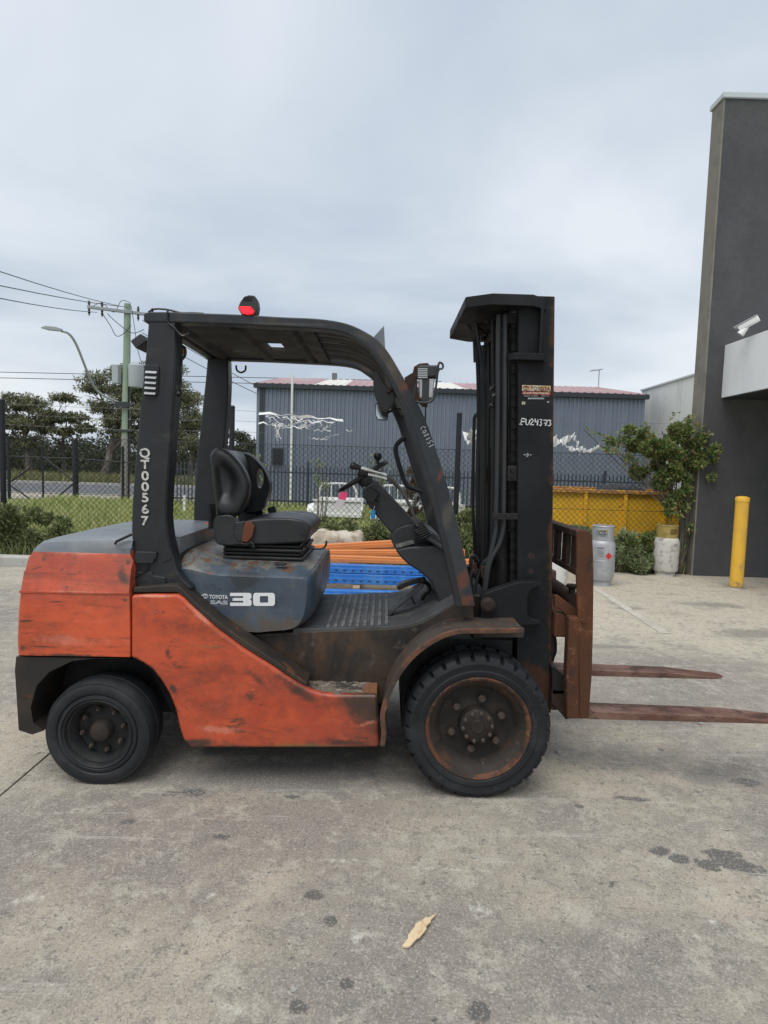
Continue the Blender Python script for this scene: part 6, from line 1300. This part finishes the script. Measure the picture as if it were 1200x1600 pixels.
obj('sticker', G().add([P(629, 673, YC + .4255), P(634, 671, YC + .4255), P(639, 684, YC + .4255), P(634, 686, YC + .4255)], [(0, 1, 2, 3)]), 'sticker_cream', FK, smooth=0)
a = P(654, 666, GY - .009); dR = (P(678, 700, GY) - P(661, 664, GY)).normalized()
scrawl('handwriting', 'C08151', .022, (P(660.5, 667.5, GY).x - .012, GY - .0035, P(660.5, 667.5, GY).z - .002), (dR.x, 0, dR.z), (-dR.z, 0, dR.x), 'lettering_grey', FK, th=.0016, adv=.82)
for pxy, w_, h_ in (((638, 604), .035, .05), ((625, 655), .02, .03)):
    pass

# ---------------- mast
mN = W(.34)
def mline(px0, px1, y0, y1, Y): return XZ([(px0[0], y0), (px1[0], y0), (px1[1], y1), (px0[1], y1)], Y)
mf = [P(811, 466, mN), P(867, 463, mN), P(861, 1098, mN), P(806, 1098, mN)]
ang_ = math.atan2(mf[2].x - mf[1].x, mf[1].z - mf[2].z)       # the mast leans back a little
def mp_(u, z): return (mf[1].x - u + (mf[1].z - z) * math.tan(ang_) , z)   # u: distance behind the front edge
def mprism(u0, u1, z0, z1, y0, y1): return G().prism([mp_(u0, z0), mp_(u1, z0), mp_(u1, z1), mp_(u0, z1)], y0, y1)
zT, zB = mf[1].z, .30
wdt = .172
# C-section outer rails: web outside, two flanges
def rail(ys, s):
    g = G(); y0 = YC + s * ys
    pr = [(0, 0), (wdt, 0), (wdt, .085), (wdt - .022, .085), (wdt - .022, .022), (.022, .022), (.022, .085), (0, .085)]
    return G().loft([[(mp_(u, z)[0], y0 - s * d, z) for u, d in pr] for z in (zB, zT)])
railN = obj('mast_rail', rail(.34, -1), 'mast_black', FK, bevel=.003)
railF = obj('mast_rail', rail(.34, 1), 'mast_black', FK, bevel=.003)
for s in (-1, 1):
    y0 = YC + s * .245
    pr = [(.012, 0), (wdt - .03, 0), (wdt - .03, .07), (wdt - .05, .07), (wdt - .05, .018), (.032, .018), (.032, .07), (.012, .07)]
    obj('inner_mast_rail', G().loft([[(mp_(u, z)[0], y0 - s * d, z) for u, d in pr] for z in (zB + .05, zT - .035)]), 'mast_inner', FK)
# top tie beam: a U in plan that bows to the rear
zb1_, zb0_ = P(800, 459, W(.41)).z, P(800, 477, W(.41)).z
def X(px, py, Y): return P(px, py, Y).x
tb = [(X(856, 470, W(.34)), W(.34)), (X(833, 470, W(.41)), W(.41)), (X(768, 470, W(.41)), W(.41)), (X(727, 470, W(.34)), W(.34))]
tb = tb + [(x, 2 * YC - y) for x, y in reversed(tb)]
inn = [(X(845, 470, W(.34)) - .0, W(.338)), (X(830, 470, W(.34)), W(.36)), (X(815, 470, W(.34)) + .0, W(.36)), (X(800, 470, W(.34)), W(.30))]
inn = inn + [(x, 2 * YC - y) for x, y in reversed(inn)]
g = G(); n = len(tb)
v = [(x, y, z) for z in (zb0_, zb1_) for x, y in tb] + [(x, y, z) for z in (zb0_, zb1_) for x, y in inn]
f = []
for i in range(n - 1):
    f += [(i, i + 1, n + i + 1, n + i), (2 * n + i, 3 * n + i, 3 * n + i + 1, 2 * n + i + 1), (i, 2 * n + i, 2 * n + i + 1, i + 1), (n + i, n + i + 1, 3 * n + i + 1, 3 * n + i)]
f += [(0, n, 3 * n, 2 * n), (n - 1, 3 * n - 1, 4 * n - 1, 2 * n - 1)]
obj('mast_tie_beam', g.add(v, f), 'mast_black', FK, bevel=.004)
obj('inner_tie_beam', G().box(mp_(wdt + .06, zb0_)[0], mp_(.02, zb0_)[0], W(.30), YC + .30, zb0_ - .055, zb0_ - .002), 'mast_inner', FK, bevel=.004)
for z_, d_ in ((.55, .05), (.95, .05), (1.45, .04)):
    a = mp_(wdt - .02, z_); obj('mast_crossmember', G().box(a[0] - .03, a[0] + .01, W(.26), YC + .26, z_, z_ + d_ + .04), 'mast_inner', FK)
# stop plate and gusset on the near rail
for s in (-1, 1):
    ya, yb = (W(.385), W(.341)) if s == -1 else (YC + .341, YC + .385)
    z_ = P(825, 560, mN).z
    obj('stop_plate', G().plan([(mp_(.045, z_)[0], yb if s == -1 else ya), (mp_(.06, z_)[0], ya if s == -1 else yb), (mp_(.20, z_)[0], ya if s == -1 else yb), (mp_(.225, z_)[0], yb if s == -1 else ya)], z_ - .016, z_ + .018), 'mast_black', FK, bevel=.004)
    obj('gusset', G().box(mp_(.075, zT - .15)[0] - .004, mp_(.075, zT - .15)[0] + .008, ya + .002, yb, z_ + .018, zb0_), 'mast_black', FK)
    # tilt bracket and pin
    tbk = [(752, 935), (757, 928), (775, 921), (808, 910), (839, 908.5), (845.5, 912), (845.5, 917), (836, 919), (828, 924), (825, 933), (824.5, 960), (830, 967), (845, 970), (845, 976), (815, 978), (752, 975)]
    y2, y3 = (W(.405), W(.345)) if s == -1 else (YC + .345, YC + .405)
    obj('tilt_bracket', G().prism(XZ(tbk, W(.405)), y2, y3), 'mast_black', FK, bevel=.006)
    pc = P(763, 946, W(.43))
    obj('tilt_pin', G().rev([(0, -.002), (.022, -.002), (.027, .002), (.036, .006), (.036, .03), (0, .03)], (pc.x, W(.435) if s == -1 else YC + .405, pc.z), 'y', 20), 'rust_dark', FK)
    # lift cylinders, chains and hoses behind the rails
    ycy = YC + s * .20
    c0_, c1_ = mp_(wdt + .045, .40), mp_(wdt + .045, 1.18); c2_ = mp_(wdt + .045, zT - .10)
    cy = obj('lift_cylinder', G().tube([(c0_[0], ycy, c0_[1]), (c1_[0], ycy, c1_[1])], .042, 16), 'mast_inner', FK)
    obj('cylinder_collar', G().tube([(c1_[0], ycy, c1_[1] - .05), (c1_[0], ycy, c1_[1] + .02)], .048, 16), 'mast_black', cy)
    obj('piston_rod', G().tube([(c1_[0], ycy, c1_[1]), (c2_[0], ycy, c2_[1])], .027, 14), 'mast_inner', cy)
for Yc, u, z0_, z1_ in ((W(.275), wdt + .012, .75, zT - .09), (YC + .275, wdt + .012, .75, zT - .09)):
    lk = G(); lk.box(-.011, .011, -.016, -.010, -.013, .013).box(-.011, .011, .010, .016, -.013, .013).tube([(0, -.018, .008), (0, .018, .008)], .0065, 6)
    me_ = mesh_of('chain_link', lk, smooth=0); me_.materials.append(MT['mast_inner'])
    ch = obj('lift_chain', G().tube([(mp_(u, z0_)[0], Yc, z0_), (mp_(u, z1_)[0], Yc, z1_)], .006, 6), 'mast_inner', FK)
    nl = int((z1_ - z0_) / .027)
    for i in range(nl):
        z = z0_ + i * .027; o = bpy.data.objects.new('chain_link', me_); C.objects.link(o); o.parent = ch; o.location = (mp_(u, z)[0], Yc - YC, z)
        if i % 2: o.scale = (.85, .6, 1)
def hose(pts, r, Ys, mat='mast_inner'):
    if not isinstance(Ys, (list, tuple)): Ys = [Ys] * len(pts)
    return obj('hydraulic_hose', G().tube(spl([tuple(P(*q, y)) for q, y in zip(pts, Ys)], 5), r, 9), mat, FK, smooth=60)
worn('hose_black', (0.013, 0.013, 0.014), rough=.55); worn('hose_grey', (0.030, 0.031, 0.034), rough=.5)
hose([(779, 492), (778, 560), (777, 700), (775, 800), (774, 830), (768, 860), (760, 890), (757, 925)], .012, W(.31), 'hose_grey')
hose([(789, 492), (789, 560), (788, 700), (787, 800), (787, 822), (780, 850), (768, 872), (762, 895), (758, 930)], .012, W(.315), 'hose_grey')
hose([(770, 500), (771, 640), (770, 760), (768, 850), (762, 905)], .011, W(.22), 'hose_black')
hose([(744, 505), (752, 560), (762, 600), (768, 640), (768, 700)], .009, W(.15), 'hose_black')
hose([(742, 530), (747, 560), (749, 640), (747, 760), (748, 880)], .016, YC + .10, 'hose_black')
hose([(757, 540), (757, 640), (756, 760), (755, 890)], .022, YC - .02, 'hose_black')
hose([(741, 652), (739, 740), (739, 800), (742, 860), (743, 905)], .010, YC + .22, 'hose_black')
hose([(741, 652), (744, 648), (748, 646)], .010, YC + .22, 'hose_black')
hose([(748, 878), (740, 868), (736, 876), (738, 895), (748, 905)], .010, W(.15), 'hose_black')
hose([(752, 900), (742, 890), (735, 905), (740, 925), (752, 930)], .012, W(.2), 'hose_black')
hose([(768, 870), (756, 880), (746, 905), (740, 930), (742, 955)], .010, W(.25), 'hose_black')
obj('hose_fitting', G().tube([P(755, 885, W(.28)), P(756, 902, W(.28))], .014, 6), 'rust', FK)
obj('hose_fitting', G().tube([P(741, 880, W(.2)), P(743, 896, W(.2))], .014, 6), 'rust_dark', FK)
obj('hose_bracket', G().prism(XZ([(769, 802), (809, 802), (809, 812), (769, 812)], W(.345)), W(.350), W(.342)), 'mast_inner', FK, bevel=.002)
for q in ((774, 807), (794, 807)): obj('bolt', G().rev([(0, -.004), (.006, -.004), (.008, .002), (0, .002)], tuple(P(*q, W(.352))), 'y', 6), 'rust_dark', FK)
obj('chain_guard', G().prism(XZ([(793, 728), (808, 728), (808, 752), (793, 752)], W(.32)), W(.325), W(.30)), 'mast_inner', FK, bevel=.004)
for q in ((800, 735), (800, 745)): obj('bolt', G().rev([(0, -.006), (.008, -.006), (.010, .002), (0, .002)], tuple(P(*q, W(.327))), 'y', 6), 'mast_black', FK)
# fittings crowded below the tie beam
rr_ = random.Random(12)
for i in range(15):
    px, py, yy = rr_.uniform(728, 776), rr_.uniform(496, 528), YC + rr_.uniform(-.2, .28)
    c0_ = P(px, py, yy); a_ = rr_.uniform(0, 3.1)
    obj('fitting', G().tube([c0_ - Vector((math.cos(a_), 0, math.sin(a_))) * .018, c0_, c0_ + Vector((math.cos(a_), rr_.uniform(-.5, .5), math.sin(a_))) * .022], [.011, .014, .009], 6), rr_.choice(('mast_inner', 'hose_grey', 'rust_dark')), FK)
obj('sheave', G().rev([(0, -.02), (.05, -.02), (.055, -.015), (.045, 0), (.055, .015), (.05, .02), (0, .02)], (mp_(wdt - .01, zT - .1)[0], W(.26), zT - .085), 'y', 24), 'mast_inner', FK)
obj('sheave', G().rev([(0, -.02), (.05, -.02), (.055, -.015), (.045, 0), (.055, .015), (.05, .02), (0, .02)], (mp_(wdt - .01, zT - .1)[0], YC + .26, zT - .085), 'y', 24), 'mast_inner', FK)
obj('bracket_plate', G().prism(XZ([(739, 535), (744, 535), (744, 566), (740, 566)], YC + .32), YC + .30, YC + .33), 'fender_brown', FK)
for i, (px, py) in enumerate(((770, 606), (773, 618), (768, 634))):
    c0_ = P(px, py, W(.28)); obj('fitting', G().tube([c0_ - Vector((.012, 0, .014 - .008 * i)), c0_, c0_ + Vector((.008, .01, .012))], [.009, .013, .008], 6), 'hose_grey' if i % 2 else 'mast_inner', FK)
# plates and writing on the mast
my = mN - .002
def mq(name, px0, py0, px1, py1, mat, off=0.0):
    a, b = P(px0, py0, my), P(px1, py1, my)
    return obj(name, G().add([(a.x, my - off, a.z), (b.x, my - off, a.z), (b.x, my - off, b.z), (a.x, my - off, b.z)], [(0, 1, 2, 3)]), mat, railN, smooth=0)
mq('decal', 816, 601.5, 860, 611.5, 'decal_tan'); mq('decal', 816, 611.5, 860, 617.5, 'decal_red')
a, b = P(829, 610, my), P(859.5, 610.6, my)
text('decal_lettering', 'TOYOTA', .026, (a.x, my - .001, a.z), b - a, (0, 0, 1), 'decal_brown', railN, width=(b - a).length, bold=.0008)
c_ = P(822, 606.5, my); g = G(); ell(g, c_.x, c_.z, .0155, .0115, .0022, my - .001); ell(g, c_.x, c_.z, .005, .0100, .0018, my - .0013); ell(g, c_.x, c_.z + .0045, .011, .0045, .0018, my - .0016)
obj('decal_emblem', g, 'decal_brown', railN, smooth=0)
rr_ = random.Random(5)
for row, (x0_, x1_, y_, h_, mt) in enumerate(((818, 858, 613.2, 2.6, 'sticker_cream'), (819, 857, 618.3, 1.0, 'lettering_grey'), (825, 850, 621.4, 2.4, 'lettering_grey'))):
    g = G(); x_ = x0_
    while x_ < x1_:
        w_ = rr_.uniform(1.0, 2.2); a, b = P(x_, y_, my), P(min(x_ + w_, x1_), y_ + h_, my)
        if rr_.random() > .12: g.add([(a.x, my - .0012, a.z), (b.x, my - .0012, a.z), (b.x, my - .0012, b.z), (a.x, my - .0012, b.z)], [(0, 1, 2, 3)])
        x_ += w_ + .7
    obj('small_print', g, mt, railN, smooth=0)
mq('sticker', 815.5, 627.5, 820.5, 632, 'sticker_cream'); mq('sticker', 855, 627, 858, 629, 'lettering_grey')
a = P(813.5, 663.5, my); scrawl('handwriting', 'FU24373', .030, (a.x, my - .001, a.z), (1, 0, -.02), (.05, 0, 1), 'lettering_white', railN, th=.0021, adv=.72)
a = P(818, 713.5, my); scrawl('handwriting', '-D-', .018, (a.x, my - .001, a.z), (1, 0, 0), (0, 0, 1), 'lettering_grey', railN, th=.0018, adv=.8)
for q, r_ in (((830, 869), .018), ((829, 893), .016)):
    c_ = P(*q, my); obj('faded_sign', G().add([(c_.x + r_ * math.cos(a_), my, c_.z + r_ * math.sin(a_)) for a_ in np.linspace(0, 6.283, 17)[:-1]], [tuple(range(16))]), 'decal_dim', railN, smooth=0)

obj('gap_filler', G().box(.46, .54, W(.30), YC + .30, .52, .88), 'mast_inner', FK, bevel=.01)  # added dark filler, hides bright ground showing through the gap behind the mast
# ---------------- carriage, load backrest, forks
uF = mf[1].x
cN = W(.43)
rx0, rx1 = P(905, 900, cN).x, P(926, 900, cN).x
for s in (-1, 1):
    ya, yb = (W(.445), W(.422)) if s == -1 else (YC + .422, YC + .445)
    bar = [(901, 830), (906, 827), (920, 829), (926, 836), (928, 880), (928, 920), (927, 1000), (925, 1060), (922, 1100), (920, 1123), (906, 1124), (905, 1040), (904, 985), (901, 900)]
    obj('backrest_upright', G().prism(XZ(bar, W(.445)), ya, yb), 'rust', FK, bevel=.008, seg=3)
    sp_ = [(888, 964), (905, 964), (904, 1050), (905, 1122), (885, 1122), (884, 1050), (887, 985)]
    obj('carriage_side', G().prism(XZ(sp_, W(.43)), W(.44) if s == -1 else YC + .385, W(.385) if s == -1 else YC + .44), 'rust', FK, bevel=.006)
zt_, zl_ = P(912, 832, W(.44)).z, P(905, 893, W(.44)).z
bxc = P(914, 860, W(.44)).x
obj('backrest_top_bar', G().box(bxc - .030, bxc + .030, W(.421), YC + .421, zt_ - .03, zt_ + .004), 'rust_dark', FK, bevel=.006)
obj('backrest_low_bar', G().box(bxc - .020, bxc + .012, W(.421), YC + .421, zl_ - .03, zl_), 'rust_dark', FK, bevel=.004)
for y in (-.31, -.155, 0, .155, .31): obj('backrest_bar', G().box(bxc - .014, bxc + .012, YC + y - .035, YC + y + .035, zl_, zt_ - .03), 'rust_dark', FK, bevel=.003)
cxl, cxr = P(868, 960, W(.40)).x, P(889, 960, W(.40)).x
zu = P(889, 965, W(.38)).z
obj('carriage_bar', G().box(cxl + .005, cxr + .035, W(.38), YC + .46, zu - .10, zu + .02), 'rust', FK, bevel=.008)
obj('carriage_bar', G().box(cxl + .005, cxr + .035, W(.38), YC + .46, .33, .44), 'rust_dark', FK, bevel=.008)
obj('carriage_plate', G().box(cxl - .03, cxl + .02, W(.22), W(.12), .34, zu), 'rust_dark', FK)
obj('carriage_plate', G().box(cxl - .03, cxl + .02, YC + .12, YC + .22, .34, zu), 'rust_dark', FK)
pq = [P(866, 938, W(.36)), P(903, 962, W(.40))]
obj('carriage_brace', G().prism(XZ([(866, 930), (872, 930), (905, 955), (905, 966), (888, 966), (886, 962), (872, 950), (866, 948)], W(.38)), W(.39), W(.36)), 'rust', FK, bevel=.004)
tkc = P(887, 930, YC - .1)
obj('shift_cylinder', G().tube([(tkc.x, YC - .25, zu + .05), (tkc.x, YC + .2, zu + .05)], .04, 14), 'rust_dark', FK)
obj('pin_head', G().rev([(0, .05), (.03, .05), (.032, .04), (.018, .03), (.018, 0), (0, 0)], (tkc.x - .01, YC - .2, zu + .08), 'z', 14), 'rust_dark', FK)
obj('carriage_roller_box', G().box(cxl - .05, cxl + .03, W(.33), W(.20), zu - .24, zu - .10), 'mast_inner', FK, bevel=.01)
lb = XZ([(862, 1040), (870, 1046), (885, 1060), (885, 1086), (862, 1086)], W(.38)); obj('lower_block', G().prism(lb, W(.38), YC + .3), 'mast_inner', FK, bevel=.006)
obj('carriage_hook', G().prism(XZ([(862, 1088), (870, 1090), (887, 1112), (889, 1123), (884, 1124), (862, 1098)], W(.39)), W(.39), YC + .39), 'rust_dark', FK)
obj('hydraulic_hose', G().tube(spl([tuple(P(*q, W(.3))) for q in ((863, 985), (867, 1000), (867, 1018), (863, 1028))], 4), .010, 7), 'hose_black', FK)
zfb = P(950, 1124.5, W(.42)).z; zft = zfb + .038
def fork(ya, yb):
    hx = P(921, 1110, W(.42)).x; tip = P(1117, 1044, YC + .20).x; hb = hx - .045
    pr = [(hb, .93), (hx - .012, .93), (hx, zft + .03), (hx + .012, zft + .006), (hx + .05, zft), (tip - .25, zft - .006), (tip, zfb + .010), (tip, zfb + .002), (hx, zfb - .001), (hb + .01, zfb + .004), (hb, zfb + .02)]
    o = obj('fork', G().prism(pr, ya, yb), 'fork_rust', FK, bevel=.006, seg=2)
    # rounded tip in plan
    yc_, h_ = (ya + yb) / 2, (yb - ya) / 2
    obj('fork_tip', G().plan([(tip - .002, yc_ - h_ + .006), (tip + .05, yc_ - h_ * .75), (tip + .075, yc_ - h_ * .3), (tip + .075, yc_ + h_ * .3), (tip + .05, yc_ + h_ * .75), (tip - .002, yc_ + h_ - .006)], zfb + .003, zfb + .010), 'fork_rust', o)
fork(W(.42), W(.30)); fork(YC + .20, YC + .32)
bp_ = P(911, 970, W(.447)); obj('bolt', G().rev([(0, -.008), (.010, -.008), (.012, .0), (0, .002)], (bp_.x, W(.446), bp_.z), 'y', 12), 'rust', FK)
